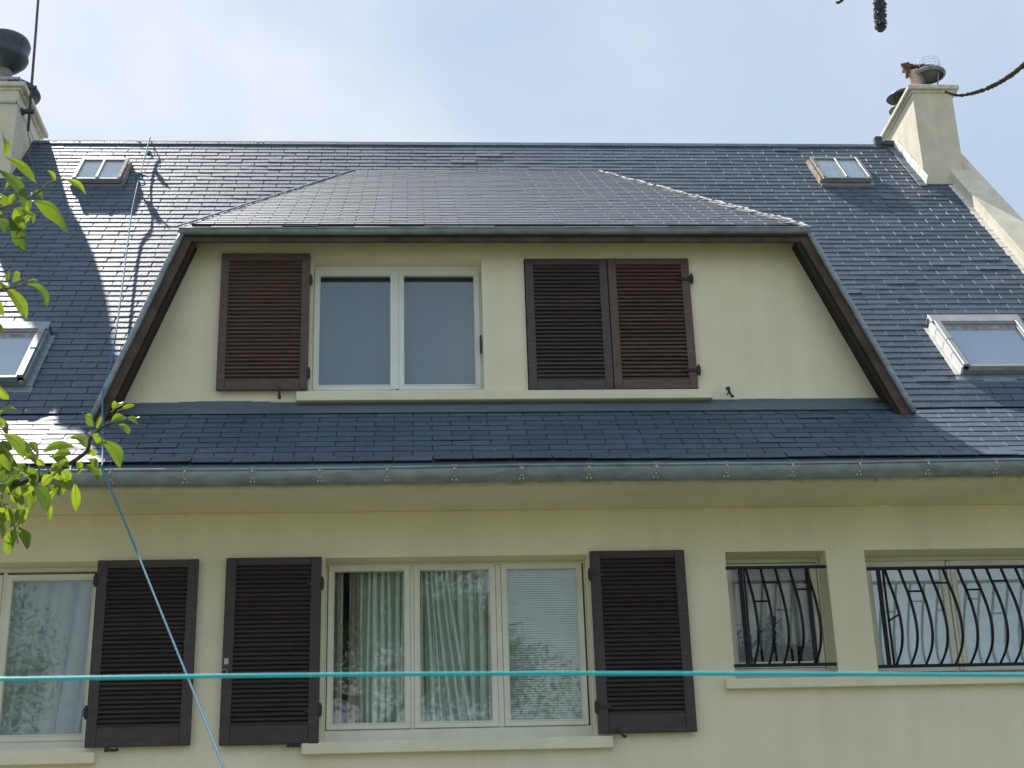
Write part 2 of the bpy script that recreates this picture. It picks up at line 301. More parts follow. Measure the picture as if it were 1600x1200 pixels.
# ---- slates
SW, SE, SLEN, STH = .265, .0977, .200, .0052
def clip(poly, hp):   # hp: list of (a,b,c) keep a*x+b*y<=c
    for a, b_, c in hp:
        outp = []
        for i in range(len(poly)):
            p, q = poly[i], poly[(i+1) % len(poly)]; dp = a*p[0]+b_*p[1]-c; dq = a*q[0]+b_*q[1]-c
            if dp <= 0: outp.append(p)
            if (dp < 0) != (dq < 0) and dp != dq: t = dp/(dp-dq); outp.append((p[0]+(q[0]-p[0])*t, p[1]+(q[1]-p[1])*t))
        poly = outp
        if len(poly) < 3: return None
    return poly
def slate_piece(fr, cx, s, clipw=None, wdt=SW-.0065, lift=None, rot=None, s_len=SLEN):
    """returns (polygon list of 3d top pts, thickness vec)"""
    j = random.uniform(-.002, .002); rot = random.gauss(0, .004) if rot is None else rot
    lt = .0128+random.uniform(-.0006, .0009)+(random.uniform(0, .005) if random.random() < .05 else 0) if lift is None else lift
    lh = .003
    tw = random.gauss(0, .0006)
    loc = [(-wdt/2, 0), (wdt/2, 0), (wdt/2, s_len), (-wdt/2, s_len)]
    # chipped corner now and then
    if random.random() < .10:
        c = random.uniform(.005, .018); d = random.uniform(.003, .008)
        loc = [(-wdt/2, 0), (wdt/2-c, 0), (wdt/2, d), (wdt/2, s_len), (-wdt/2, s_len)] if random.random() < .5 else [(-wdt/2, d), (-wdt/2+c, 0), (wdt/2, 0), (wdt/2, s_len), (-wdt/2, s_len)]
    cr, sr = math.cos(rot), math.sin(rot)
    p2 = [(cx+x*cr-y*sr, s+j+x*sr+y*cr) for x, y in loc]
    if clipw: p2 = clip(p2, clipw)
    if not p2: return None
    return [fr[0]+X*x+fr[1]*y+fr[2]*(lt+(lh-lt)*((y-s)/s_len)+tw*((x-cx)/wdt)*2) for x, y in p2], fr[2]*(-STH)
def to_cam(p):
    d = Vector(p)-CAM_POS; z = d.dot(fw); return 800+F_PX*d.dot(rt2)/z, 600-F_PX*d.dot(up2)/z
def shown(piece, fr):   # apparent size of the bare part of a slate, 0 when out of the frame
    c = sum((Vector(p) for p in piece), Vector())/len(piece)
    x, y = to_cam(c)
    if not (-10 < x < 1610 and -10 < y < 1210): return 0
    d = CAM_POS-c; return abs(d.normalized().dot(fr[2]))/d.length_squared
HOLES = []   # (x0,x1,s0,s1) in frame B where slates are left out
main_roof = part('main_roof', house); dormer_roof = part('dormer_roof', house)
cand = []      # (size, piece, thickness, parent, frame)
hooks = {'main': MB(), 'dormer': MB()}
def add_hook(b, fr, x, s, n0=.012, ln=SE):
    w_ = .0016; x += random.uniform(-.001, .001)
    if random.random() < .05: return
    O = fr[0]+X*x+fr[1]*s+fr[2]*(n0-.0012); L_ = ln*random.uniform(.8, .98)
    q = [(-w_, -.001), (0, .0026), (w_, -.001)]; b.add([O+X*a+fr[2]*c+fr[1]*t for t in (-.002, L_) for a, c in q], [(0, 1, 4, 3), (1, 2, 5, 4), (0, 2, 1), (2, 0, 3, 5), (3, 4, 5)])
def inpoly(x, z):   # footprint of the dormer on the main slope (X, Z)
    if z > 9.10: return False
    t = (z-5.335)/(9.13-5.335)
    return Fl[0]+(Hl.x-Fl[0])*t+.16 < x < Fr[0]+(Hr.x-Fr[0])*t-.16
# apron, ten courses
nA = 10
for r in range(-1, nA+1):
    s = .035+r*SE if r >= 0 else .015
    if r < 0: continue
    x = XL-(.5*SW if r % 2 else 0)
    while x < XR+SW/2:
        cx = x+SW/2
        inside = Fl[0]-.05 < cx < Fr[0]+.05
        if s < LA-.01 or (inside and s < 1.10):
            cw = [(1, 0, XR), (-1, 0, -XL)]
            if inside: cw.append((0, 1, 1.15))
            lift = .022+.006*math.sin(cx*2.3)+random.uniform(-.003, .004) if r == 0 else None
            pc = slate_piece(A, cx, s, cw, lift=lift, s_len=min(SLEN, LA+.02-s) if not inside and s+SLEN > LA+.02 else SLEN)
            if pc: cand.append((shown(pc[0], A), pc, main_roof))
            add_hook(hooks['main'], A, x, s)
        x += SW
nB = int(LB/SE)
for r in range(0, nB+1):
    s = .02+r*SE
    z = B[0].z+B[1].z*s
    x = XL-(0 if (r+nA) % 2 == 0 else .5*SW)
    while x < XR+SW/2:
        cx = x+SW/2
        if not (inpoly(cx-.13, z) and inpoly(cx+.13, z+.1)) and not (Fl[0]+.12 < cx < Fr[0]-.12 and z < 5.8) and not any(h[0] < cx-.1 and cx+.1 < h[1] and h[2] < s and s+SE < h[3] for h in HOLES):
            left = cx < -1.5
            pc = slate_piece(B, cx, s, [(1, 0, XR), (-1, 0, -XL), (0, 1, LB+.01)], rot=random.gauss(0, .006 if left and z > 8 else .004), lift=(.0128+random.uniform(-.0005, .0008)) if left else None)
            if pc: cand.append((shown(pc[0], B), pc, main_roof))
            if r < nB: add_hook(hooks['main'], B, x, s)
        x += SW
# dormer roof, clipped to its trapezoid
def onD(x, s, n=0): return D[0]+X*x+D[1]*s+D[2]*n
LD = (Hl.y-.0)/math.cos(R(DA))
xl0, xr0, xl1, xr1 = Tl[0]-.02, Tr[0]+.02, Hl.x, Hr.x
clD = [(-1, (xl1-xl0)/LD, -xl0), (1, -(xr1-xr0)/LD, xr0), (0, 1, LD+.05)]
r = 0
while .0+r*SE < LD:
    s = r*SE-.005
    x = -1.9+(0 if r % 2 else .5*SW)
    while x < 3.3:
        cx = x+SW/2
        el, er = xl0+(xl1-xl0)*s/LD, xr0+(xr1-xr0)*s/LD
        if el-.12 < cx < er+.12:
            pc = slate_piece(D, cx, s, clD, lift=(.02+.006*math.sin(cx*5)+random.uniform(-.004, .006)) if r == 0 else .0125+random.uniform(-.0003, .0004), rot=random.gauss(0, .002))
            if pc: cand.append((shown(pc[0], D)*.999, pc, dormer_roof))
        if el+.05 < x < er-.05: add_hook(hooks['dormer'], D, x, s)
        x += SW
    r += 1
# the 300 slates that show largest are single pieces, the rest one mesh per roof
cand.sort(key=lambda c: -c[0])
rest = {main_roof: MB(), dormer_roof: MB()}
for k, (sz, (poly, th), par) in enumerate(cand):
    if k < 300 and sz > 0:
        c = sum(poly, Vector())/len(poly); b = MB(); b.prism([p-c for p in poly], th)
        o = b.build('slate', 'slate', par); o.location = c
    else: rest[par].prism(poly, th)
for par, b in rest.items(): b.build('slate_courses', 'slate', par)['kind'] = 'stuff'
hooks['main'].build('slate_hooks', 'hook', main_roof)['kind'] = 'stuff'
hooks['dormer'].build('slate_hooks', 'hook', dormer_roof)['kind'] = 'stuff'
# side slopes of the dormer and its under-boarding
sd_ = MB()
sd_.prism([Vector(Tl)+Vector((-.02, 0, .0)), Vector(Fl)+Vector((-.02, 0, 0)), Hl], (0, 0, -.03)); sd_.prism([Vector(Tr)+Vector((.02, 0, 0)), Hr, Vector(Fr)+Vector((.02, 0, 0))], (0, 0, -.03))
sd_.build('side_slope', 'slate', dormer_roof)
MB().prism([onD(xl0, .0, -.01), onD(xr0, .0, -.01), onD(xr1, LD, -.01), onD(xl1, LD, -.01)], D[2]*-.04).build('roof_boarding', 'dark', dormer_roof)
# hip trims: slates cut along the hip stand slightly proud
for side, (p, q) in enumerate(((Vector(Tl)+Vector((-.03, 0, .03)), Hl), (Vector(Tr)+Vector((.03, 0, .03)), Hr))):
    b = MB(); d = (q-p); L_ = d.length; dn = d.normalized(); n_ = int(L_/.105); out_ = dn.cross(D[2]).normalized()*(1 if side else -1)
    for i in range(n_):
        a = p+dn*(i*L_/n_)+D[2]*random.uniform(.014, .022); c = p+dn*((i+1)*L_/n_+.02)+D[2]*random.uniform(.006, .012)
        w1 = random.uniform(.055, .075)
        b.prism([a+out_*.004, a-out_*w1, c-out_*w1, c+out_*.004], D[2]*-.005)
    b.build('hip_slates', 'slate' if side == 0 else 'zincl', dormer_roof)['kind'] = 'stuff'
    hp = MB(); n_ = 24
    if side == 0: hp.tube([p+dn*(L_*i/n_)+D[2]*(.028+random.uniform(-.002, .002)) for i in range(n_+1)], .007, 6)
    else:
        for i in range(46):
            c = p+dn*(L_*(i+.5)/46)+D[2]*(.026+random.uniform(-.004, .004))-out_*random.uniform(0, .035); hp.fbox(c, dn, out_, D[2], -.03, random.uniform(.015, .05), -random.uniform(.006, .02), random.uniform(.004, .012), -.006, random.uniform(.001, .006))
    hp.build('hip_trim', 'zinc' if side == 0 else 'lead', dormer_roof)['kind'] = 'stuff'
# ridge: one course of slates folded over the top, uneven, with mortar at the left
b = MB(); mo = MB(); x = XL
while x < 5.15:
    wd = random.uniform(.20, .27); h = random.uniform(-.004, .007)
    b.fbox(onB(x, LB-.10, .018), X, B[1], B[2], 0, wd-.004, 0.05, .112+h, -.005, .003)
    if x < -.5 and random.random() < .6:
        xx = x+random.uniform(0, .12); a = onB(xx, LB+.004, .012); n_ = 6; mo.tube([a+X*(k*.02)+Vector((0, random.uniform(-.004, .004), random.uniform(-.004, .006))) for k in range(n_)], [.003]+[random.uniform(.007, .013) for _ in range(n_-2)]+[.003], 7)
    x += wd
b.build('ridge_slates', 'slate', main_roof)['kind'] = 'stuff'
mo.build('ridge_mortar', 'lead', main_roof, smooth=True)['kind'] = 'stuff'
MB().tube([(XL, 3.77, 9.765), (5.14, 3.77, 9.765)], .03, 8).build('ridge_cap', 'zinc', main_roof)
sk = MB()
for r in range(nB):
    s = .02+r*SE
    if s < 4.45: sk.fbox(onB(5.408, s, .013), X, B[1], B[2], random.uniform(-.006, .004), .054, 0, SE*.9, -.003, .006+random.uniform(0, .003))
sk.build('verge_soakers', 'lead', main_roof)['kind'] = 'stuff'
# zinc strip under the last course, strip against the dormer wall
def strip(name, pts_lo, pts_hi, th, m, par):
    b = MB(); n = len(pts_lo)
    for i in range(n-1):
        b.prism([pts_lo[i], pts_lo[i+1], pts_hi[i+1], pts_hi[i]], th)
    return b.build(name, m, par)
xs = [XL+i*(XR-XL)/60 for i in range(61)]
strip('eaves_strip', [A[0]+X*x+A[1]*-.09+A[2]*-.005 for x in xs], [A[0]+X*x+A[1]*.09+A[2]*.0 for x in xs], A[2]*-.004, 'flash', main_roof)
xs = [Fl[0]+.02+i*(Fr[0]-Fl[0]-.04)/44 for i in range(45)]
jit = [random.uniform(-.002, .003)+(.012 if -1.6 < x < -1.1 else 0) for x in xs]
strip('wall_flashing', [A[0]+X*x+A[1]*.985+A[2]*.020 for x in xs], [A[0]+X*x+A[1]*1.13+A[2]*.024 for x in xs], A[2]*-.004, 'flash', house)
strip('wall_flashing', [Vector((x, .243, 5.48)) for x in xs], [Vector((x, .243, 5.512+j)) for x, j in zip(xs, jit)], (0, .005, 0), 'flash', house)
sb = MB()
for i in range(44):
    if random.random() < .62:
        z = 5.513+(jit[i]+jit[i+1])/2; sb.prism([(xs[i], .240, z-.002), (xs[i+1], .240, z-.002), (xs[i+1], .240, z+random.uniform(.002, .007)), (xs[i], .240, z+random.uniform(.002, .008))], (0, .008, 0))
sb.build('sealant_bead', 'seal', house)

# ------------------------------------------------------------------ gutter with brackets
gut = part('gutter', house)
GY, GZ, GR = -.675, 4.672, .078
def gprof(n=12): return [(GY+GR*math.cos(math.pi*(1+k/n)) * 1, GZ+GR*1.05*math.sin(math.pi*(1+k/n))) for k in range(n+1)]
gx = [XL+i*(5.75-XL)/40 for i in range(41)]; sag = {x: .003*math.sin(x*1.9)+random.uniform(-.0015, .0015) for x in gx}
b = MB(); pr = gprof()
outer = [(y, z) for y, z in pr]; inner = [(GY+(y-GY)*.96, GZ+(z-GZ)*.96+.002) for y, z in pr][::-1]; ring = outer+inner
vs = [(x, y, z+sag[x]+.008*(x-.6)/4) for x in gx for y, z in ring]; n = len(ring)
b.add(vs, [(i*n+k, i*n+(k+1) % n, (i+1)*n+(k+1) % n, (i+1)*n+k) for i in range(40) for k in range(n)]); b.build('trough', 'zinc', gut, smooth=True)
MB().tube([(x, GY-GR-.002, GZ+.004+sag[x]+.008*(x-.6)/4) for x in gx], .0085, 8).build('rolled_edge', 'zinc', gut, smooth=True)
b = MB()
for x in (-3.3, -.62, 2.2, 4.6): b.add([(x+dx, GY+(y-GY)*1.02, GZ+(z-GZ)*1.02+.008*(x-.6)/4) for dx in (0, .018) for y, z in pr], [(k, k+1, 13+k+1, 13+k) for k in range(12)])
b.build('solder_joint', 'zinc', gut)
bk = MB()
for k in range(8):
    pass
def bracket_mesh():
    b = MB(); 
    for dx in (-.011, .011):
        p1 = [(dx-.0028, GY+(y-GY)*1.03, GZ+(z-GZ)*1.03) for y, z in pr[:]]; p2 = [(dx+.0028, y, z) for _, y, z in p1]
        b.add(p1+p2, [(k, k+1, 13+k+1, 13+k) for k in range(12)])
        b.box(dx-.006, dx+.006, GY-GR-.008, GY-GR+.03, GZ+.012, GZ+.017)
    b.box(-.006, .006, GY-GR-.014, GY-GR-.009, GZ-.022, GZ-.004)
    for dx in (-.012, .012): b.box(dx-.005, dx+.005, GY-.047, GY-.041, GZ-.078, GZ-.062)
    b.box(-.005, .005, GY-GR*.75-.006, GY-GR*.75, GZ-.06, GZ-.05)
    return b.mesh('bracket', 'steel')
bm_ = bracket_mesh()
for x in (-4.16, -3.70, -3.26, -2.82, -2.385, -1.946, -1.474, -1.044, -.611, -.176, .261, .701, 1.143, 1.587, 2.056, 2.497, 2.949, 3.413, 3.875, 4.33, 4.79, 5.24):
    o = link('bracket', bm_, gut); o.location = (x, 0, .008*(x-.6)/4)

# ------------------------------------------------------------------ dormer front
dorm = part('dormer', house)
# wall polygon with two openings: a grid wall cut by planes along its slanting sides
WU = (-.755, .521, 5.605, 6.685); WV = (.845, 2.118, 5.600, 6.675)
o = wall_grid('dormer_wall', -2.3, 3.7, 5.40, 6.95, .25, .40, [WU, WV], 'stucco', dorm)
bm = bmesh.new(); bm.from_mesh(o.data)
def cutplane(co, no):
    g = bm.verts[:]+bm.edges[:]+bm.faces[:]; bmesh.ops.bisect_plane(bm, geom=g, plane_co=co, plane_no=no, clear_outer=True)
dl = Vector((Tl[0]-Fl[0], 0, Tl[2]-Fl[2])).normalized(); dr = Vector((Tr[0]-Fr[0], 0, Tr[2]-Fr[2])).normalized()
cutplane(Vector(Fl)+Vector((.03, 0, 0)), Vector((-dl.z, 0, dl.x))); cutplane(Vector(Fr)+Vector((-.03, 0, 0)), Vector((dr.z, 0, -dr.x)))
bm.to_mesh(o.data); bm.free()
# raking boards, soffits, zinc edge
FYF, FYB = .035, .062
for side, (f, t, d) in enumerate(((Fl, Tl, dl), (Fr, Tr, dr))):
    inn = Vector((d.z, 0, -d.x)) if side == 0 else Vector((-d.z, 0, d.x))
    f0 = Vector((f[0], 0, f[2]))-d*.02; t0 = Vector((t[0], 0, t[2]))
    wdt = .088
    e1, e2 = f0+inn*.012, t0+inn*.012
    q1, q2 = f0+inn*wdt, t0+inn*wdt-d*(.088*.0)
    # foot of the board follows the apron
    MB().prism([e1+Vector((0, FYF, 0)), q1+Vector((0, FYF, 0)), q2+Vector((0, FYF, 0)), e2+Vector((0, FYF, 0))], (0, FYB-FYF, 0)).build('raking_board', 'fascia', dorm, bevel=.002)
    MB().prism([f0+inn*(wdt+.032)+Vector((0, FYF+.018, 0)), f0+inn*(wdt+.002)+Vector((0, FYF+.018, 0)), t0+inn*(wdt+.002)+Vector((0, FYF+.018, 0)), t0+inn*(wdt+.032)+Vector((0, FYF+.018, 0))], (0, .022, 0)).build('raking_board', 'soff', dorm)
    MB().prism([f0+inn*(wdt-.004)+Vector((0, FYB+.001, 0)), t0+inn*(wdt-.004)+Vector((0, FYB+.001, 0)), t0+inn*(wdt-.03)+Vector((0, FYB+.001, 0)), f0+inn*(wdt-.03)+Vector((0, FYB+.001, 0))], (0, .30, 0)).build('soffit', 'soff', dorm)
    pts = [pt(tuple(f0+Vector((0, FYF-.012, 0))), tuple(t0+Vector((0, FYF-.012, 0))), k/14) for k in range(15)]
    pts = [(p[0]+random.uniform(-.002, .002), p[1], p[2]) for p in pts]
    MB().tube(pts, .022, 10).build('zinc_edge', 'zinc', dorm, smooth=True)
    # black strip painting in the shade of the gap between zinc and slates
    MB().prism([f0-inn*.004+Vector((0, FYF+.01, 0)), t0-inn*.004+Vector((0, FYF+.01, 0)), t0-inn*.012+Vector((0, FYF+.01, 0)), f0-inn*.012+Vector((0, FYF+.01, 0))], (0, .08, 0)).build('gap_shade', 'soff', dorm)
# eaves of the dormer: zinc gutter over a brown board and a soffit
gxs = [Tl[0]-.02+i*(Tr[0]-Tl[0]+.04)/36 for i in range(37)]
zz = lambda x: 6.785+(x+1.711)/4.728*.012
b = MB(); pr2 = [(.018+.033*math.cos(math.pi*(1+k/8)), -.0+.040*math.sin(math.pi*(1+k/8))) for k in range(9)]
vs = [(x, y, zz(x)+z+.018+.002*math.sin(x*3.1)) for x in gxs for y, z in pr2]
b.add(vs, [(i*9+k, i*9+k+1, (i+1)*9+k+1, (i+1)*9+k) for i in range(36) for k in range(8)]); b.build('eaves_gutter', 'zinc', dorm, smooth=True)
MB().tube([(x, -.016, zz(x)+.018) for x in gxs], .007, 8).build('gutter_lip', 'zinc', dorm, smooth=True)
MB().box(Tl[0]+.05, Tr[0]-.05, .040, .062, 6.718, 6.79).build('fascia_board', 'fascia', dorm, bevel=.002)
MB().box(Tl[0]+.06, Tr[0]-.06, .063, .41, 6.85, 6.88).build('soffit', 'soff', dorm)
MB().box(-.9, .7, .47, .475, 5.5, 6.8).build('pane_sheet', 'panesheet', dorm)  # pale sheet added close behind the glass to lighten the dormer panes
# sills
def sill(x0, x1, y0, z0, z1, par, y1=.2):
    b = MB(); b.add([(x0, y0, z0), (x1, y0, z0), (x1, y1, z0), (x0, y1, z0), (x0, y0, z1-.006), (x1, y0, z1-.006), (x1, y1, z1+.01), (x0, y1, z1+.01)], [(0, 3, 2, 1), (4, 5, 6, 7), (0, 1, 5, 4), (1, 2, 6, 5), (2, 3, 7, 6), (3, 0, 4, 7)])
    return b.build('window_sill', 'stucco', par, bevel=.004)
sill(-.855, 2.21, .19, 5.505, 5.582, dorm, .37)
sill(-.742, 1.298, -.055, 2.952, 3.034, house); sill(-4.05, -2.066, -.055, 2.925, 3.0, house); sill(2.083, 5.2, -.05, 3.322, 3.396, house)

# ------------------------------------------------------------------ windows
def ring(b, x0, x1, z0, z1, t, y0, y1, tb=None, tt=None):
    tb = tb or t; tt = tt or t
    b.box(x0, x1, y0, y1, z0, z0+tb); b.box(x0, x1, y0, y1, z1-tt, z1); b.box(x0, x0+t, y0, y1, z0+tb, z1-tt); b.box(x1-t, x1, y0, y1, z0+tb, z1-tt)
def window(op, yf, glasses, gz, m, par, fr=.03, bot=.055, posts=(), sw=.045, top=None):
    w_ = part('window', par, ((op[0]+op[1])/2, yf, op[2])); O = w_.location
    b = MB(); ring(b, op[0]-O.x, op[1]-O.x, 0, op[3]-O.z, fr, .012, .07, bot, top)
    for p0, p1 in posts: b.box(p0-O.x, p1-O.x, .008, .07, bot+.001, op[3]-O.z-(top or fr)-.001)
    b.build('frame', m, w_, bevel=.003)
    for g0, g1 in glasses:
        s = MB(); ring(s, g0-sw-O.x, g1+sw-O.x, gz[0]-.043-O.z, gz[1]+.04-O.z, sw, 0, .05)
        s.box(g0-.008-O.x, g0-.001-O.x, -.004, .0-.0005, gz[0]-.004-O.z, gz[1]+.004-O.z).box(g1+.001-O.x, g1+.008-O.x, -.004, -.0005, gz[0]-.004-O.z, gz[1]+.004-O.z)
        s.box(g0-.008-O.x, g1+.008-O.x, -.0045, -.0006, gz[1]+.0045-O.z, gz[1]+.012-O.z).box(g0-.008-O.x, g1+.008-O.x, -.0045, -.0006, gz[0]-.012-O.z, gz[0]-.0045-O.z)
        s.build('sash', m, w_, bevel=.002)
        MB().box(g0-.004-O.x, g1+.004-O.x, .018, .022, gz[0]-.004-O.z, gz[1]+.004-O.z).build('pane', 'glassd' if op is WU else 'glassw' if op[0] == 3.145 else 'glassb' if op is W3 else 'glass', w_)
    return w_
tag(window(WU, .375, [(-.708, -.175), (-.07, .462)], (5.70, 6.60), 'pvc', house, fr=.02, bot=.03, sw=.042, top=.045), 'white window with two dark panes in the dormer')
MB().box(-.175-.042-.003+.045, -.07-.045+.003, .368, .3745, 5.66, 6.64).build('cover_strip', 'pvc', house, bevel=.002)
window(W2, .145, [(-.556, -.076), (.034, .516), (.640, 1.124)], (3.178, 4.218), 'pvcc', house, fr=.012, bot=.102, posts=((.5585, .5975), (-.0345, -.0075)), sw=.041, top=.02)
window((-3.9, -2.14, 3.03, 4.275), .145, [(-3.45, -2.85), (-2.738, -2.2)], (3.145, 4.185), 'pvcc', house, fr=.014, bot=.075, posts=((-2.8075, -2.7805),), sw=.042, top=.03)
window(W3, .19, [(2.235, 2.80)], (3.545, 4.20), 'pvcc', house, fr=.02, bot=.105, sw=.042, top=.03)
window((3.145, 5.1, 3.395, 4.28), .19, [(3.24, 3.742), (3.856, 4.36), (4.5, 5.0)], (3.50, 4.205), 'pvcc', house, fr=.045, bot=.05, sw=.04, top=.03)
MB().box(3.788, 3.81, .183, .1885, 3.46, 4.24).build('cover_strip', 'pvcc', house, bevel=.002)
MB().box(.50, .512, .33, .36, 5.94, 6.08).build('window_bolt', 'rusty', house)

# ------------------------------------------------------------------ louvred shutters
slat_meshes = {}
def shutter(x0, x1, z0, z1, y0, m, par, out=1, n=None, bot=.125, topr=.055, st=.07, lean=0, pitch=.0305, label=None):
    """louvred leaf; out=1: louvres fall away from the viewer's side (closed leaf), -1: inside face shown (folded back)"""
    s = part('shutter', par, (x0, y0, z0)); W_, H_ = x1-x0, z1-z0; T = .032
    b = MB(); b.box(0, st, 0, T, 0, H_); b.box(W_-st, W_, 0, T, 0, H_); b.box(st+.0005, W_-st-.0005, .002, T-.002, 0, bot); b.box(st+.0005, W_-st-.0005, .002, T-.002, H_-topr, H_)
    b.build('frame', m, s, bevel=.003)
    key = (round(W_-2*st, 3), m, out)
    if key not in slat_meshes:
        L_ = W_-2*st+.012; q = MB(); dz = .017; hy = .011
        a = [(0, -hy+.0, -out*-dz if out < 0 else -dz), (0, hy, dz if out > 0 else -dz)]
        # slat section: a thin slanted board
        (y1_, z1_), (y2_, z2_) = ((-hy*1.1, -dz*.98), (hy*1.1, dz*.98)) if out > 0 else ((-hy*1.15, -dz*.93), (hy*1.15, dz*.93))
        dv = Vector((0, y2_-y1_, z2_-z1_)).normalized(); nn = Vector((0, -dv.z, dv.y))*.0035
        c = [Vector((0, y1_, z1_))+nn, Vector((0, y1_, z1_))-nn, Vector((0, y2_, z2_))-nn, Vector((0, y2_, z2_))+nn]
        q.prism(c, (L_, 0, 0)); slat_meshes[key] = q.mesh('slat', m)
    me = slat_meshes[key]; zlo, zhi = bot+.014, H_-topr-.012; n = n or int(round((zhi-zlo)/pitch))
    for k in range(n+1):
        o = link('slat', me, s); o.location = (st-.006, T/2, zlo+(zhi-zlo)*k/n); o.rotation_euler = (random.gauss(0, .02), random.gauss(0, .0015), 0)
    if label: s['label'] = label
    return s
k_ = .995
shutter(-2.135, -1.462, 3.027, 4.266, -.055, 'brown', house, -1, label='shutter leaf folded back between the left window and the middle window, hinged on the left')
s2 = shutter(-1.276, -.634, 3.02, 4.27, -.058, 'brown', house, -1, label='shutter leaf folded back on the left of the three-pane window')
shutter(1.204, 1.862, 3.045, 4.285, -.055, 'brown', house, -1, label='shutter leaf folded back on the right of the three-pane window')
shutter(-1.437, -.775, 5.595, 6.70, .195, 'brown2', house, 1, bot=.075, topr=.06, st=.06, pitch=.0315, label='shutter leaf folded back beside the dormer window')
shutter(.852, 1.480, 5.594, 6.668, .222, 'brown3', house, 1, bot=.075, topr=.05, st=.062, pitch=.0315, label='closed left shutter leaf of the dormer')
shutter(1.486, 2.112, 5.594, 6.668, .219, 'brown2', house, 1, bot=.075, topr=.05, st=.062, pitch=.0315, label='closed right shutter leaf of the dormer')
MB().box(WV[0], WV[1], .30, .31, WV[2], WV[3]).build('inner_board', 'dark', house)
# hinges
def hinge(x, y, z, sgn, par):
    b = MB(); b.box(x-.013, x+.013, y-.012, y+.012, z-.03, z+.03); b.tube([(x, y-.004, z-.045), (x, y-.004, z+.045)], .008, 8); b.box(min(x, x-sgn*.10), max(x, x-sgn*.10), y-.004, y-.0005, z-.012, z+.012)
    return b.build('hinge', 'rusty', par, bevel=.003)
for x, y, z, sg in ((-.628, -.052, 4.085, 1), (-.628, -.052, 3.235, 1), (1.198, -.052, 4.118, -1), (1.198, -.052, 3.217, -1), (-2.142, -.05, 4.128, -1), (-2.142, -.05, 3.25, -1), (-.768, .205, 6.48, 1), (-.770, .205, 5.725, 1), (2.125, .215, 6.49, 1), (2.125, .215, 5.737, 1)): hinge(x, y, z, sg, house)
# shutter dogs
def dog(x, y, z, par, ang=0, sc_=1):
    b = MB(); b.tube([(x, y+.06, z), (x, y-.02, z)], .006*sc_, 8)
    c, s = math.cos(ang), math.sin(ang); u = Vector((c, 0, s)); v = Vector((-s, 0, c)); O = Vector((x, y-.02, z))
    b.fbox(O, u, Vector((0, 1, 0)), v, -.009, .009, -.006, 0, -.045, .02); b.fbox(O, u, Vector((0, 1, 0)), v, -.016, .016, -.009, -.001, .008, .035); b.fbox(O, u, Vector((0, 1, 0)), v, -.006, .014, -.02, 0, -.055, -.04)
    return b.build('shutter_dog', 'rusty', par, bevel=.002)
dog(-.974, .185, 5.56, house, 0); dog(2.333, .21, 5.555, house, .35); dog(1.335, -.085, 3.045, house, .75); dog(-.80, -.08, 3.004, house, 1.45); dog(-1.96, -.08, 3.0, house, 1.5)
# small key ring hanging on the leaf left of the middle window
MB().tube([(-1.258+.020*math.cos(a*math.pi/8), -.066, 3.492+.020*math.sin(a*math.pi/8)) for a in range(17)], .003, 6, cap=False).build('pull_ring', 'steel', house)
MB().box(-1.262, -1.235, -.0605, -.0585, 3.545, 3.585).build('latch_plate', 'steel', house)

# ------------------------------------------------------------------ wrought iron window guards with bellied bars
def belly(t):  # t from top (0) to bottom (1)
    pts = [(0, 0), (.12, .045), (.3, .125), (.45, .178), (.6, .21), (.72, .215), (.84, .185), (.93, .115), (1, 0)]
    for (a, b), (c, d) in zip(pts, pts[1:]):
        if t <= c: u = (t-a)/(c-a); return b+(d-b)*u
    return 0
def smooth_belly(t): return (belly(max(0, t-.04))+belly(t)+belly(min(1, t+.04)))/3 if 0 < t < 1 else 0
def guard(x0, x1, bars, straight, ztop, zbot, cross, y=0.0, label=None):
    g = part('window_guard', house, ((x0+x1)/2, y, zbot)); O = g.location
    MB().box(x0-O.x, x1-O.x, -.008, .008, ztop-.010-O.z, ztop+.012-O.z).build('rail', 'iron', g, bevel=.002)
    MB().box(x0-O.x, x1-O.x, -.008, .008, zbot-.011-O.z, zbot+.010-O.z).build('rail', 'iron', g, bevel=.002)
    H_ = ztop-zbot-.02; me = None
    b = MB(); n = 22; w_ = .0078
    vs = []
    for k in range(n+1):
        t = k/n; yy = -smooth_belly(t)*.98; z = H_*(1-t)
        vs += [(-w_, yy-w_, z), (w_, yy-w_, z), (w_, yy+w_, z), (-w_, yy+w_, z)]
    b.add(vs, [(k*4+i, k*4+(i+1) % 4, (k+1)*4+(i+1) % 4, (k+1)*4+i) for k in range(n) for i in range(4)]); me = b.mesh('bar', 'iron')
    for x in bars:
        o = link('bar', me, g); o.location = (x-O.x, 0, .01)
    for x, ww in straight:
        MB().box(x-ww-O.x, x+ww-O.x, -.004-.003*(ww < .01), .005, .0105, H_+.0095).build('bar', 'iron', g)
    for a, c, t in cross:
        yy = -smooth_belly(t)*.98 if a in bars and c in bars else None
        z = H_*(1-t)+.01
        if yy is None:
            y1 = 0 if a not in bars else -smooth_belly(t)*.98; y2 = 0 if c not in bars else -smooth_belly(t)*.98
        else: y1 = y2 = yy
        MB().tube([(a-O.x+.002, y1, z), (c-O.x-.002, y2, z)], .0068, 6).build('crossbar', 'iron', g)
    if label: g['label'] = label
b3 = [2.296, 2.399, 2.502, 2.603, 2.722]
guard(2.155, 2.862, b3, [(2.254, .015), (2.279, .006), (2.725, .015)], 4.163, 3.484, [(b3[1], b3[2], .17), (b3[3], b3[4], .26), (b3[0], b3[1], .40)], .0, 'short guard in front of the small window')
b4 = [3.277+.1040*k for k in range(17)]
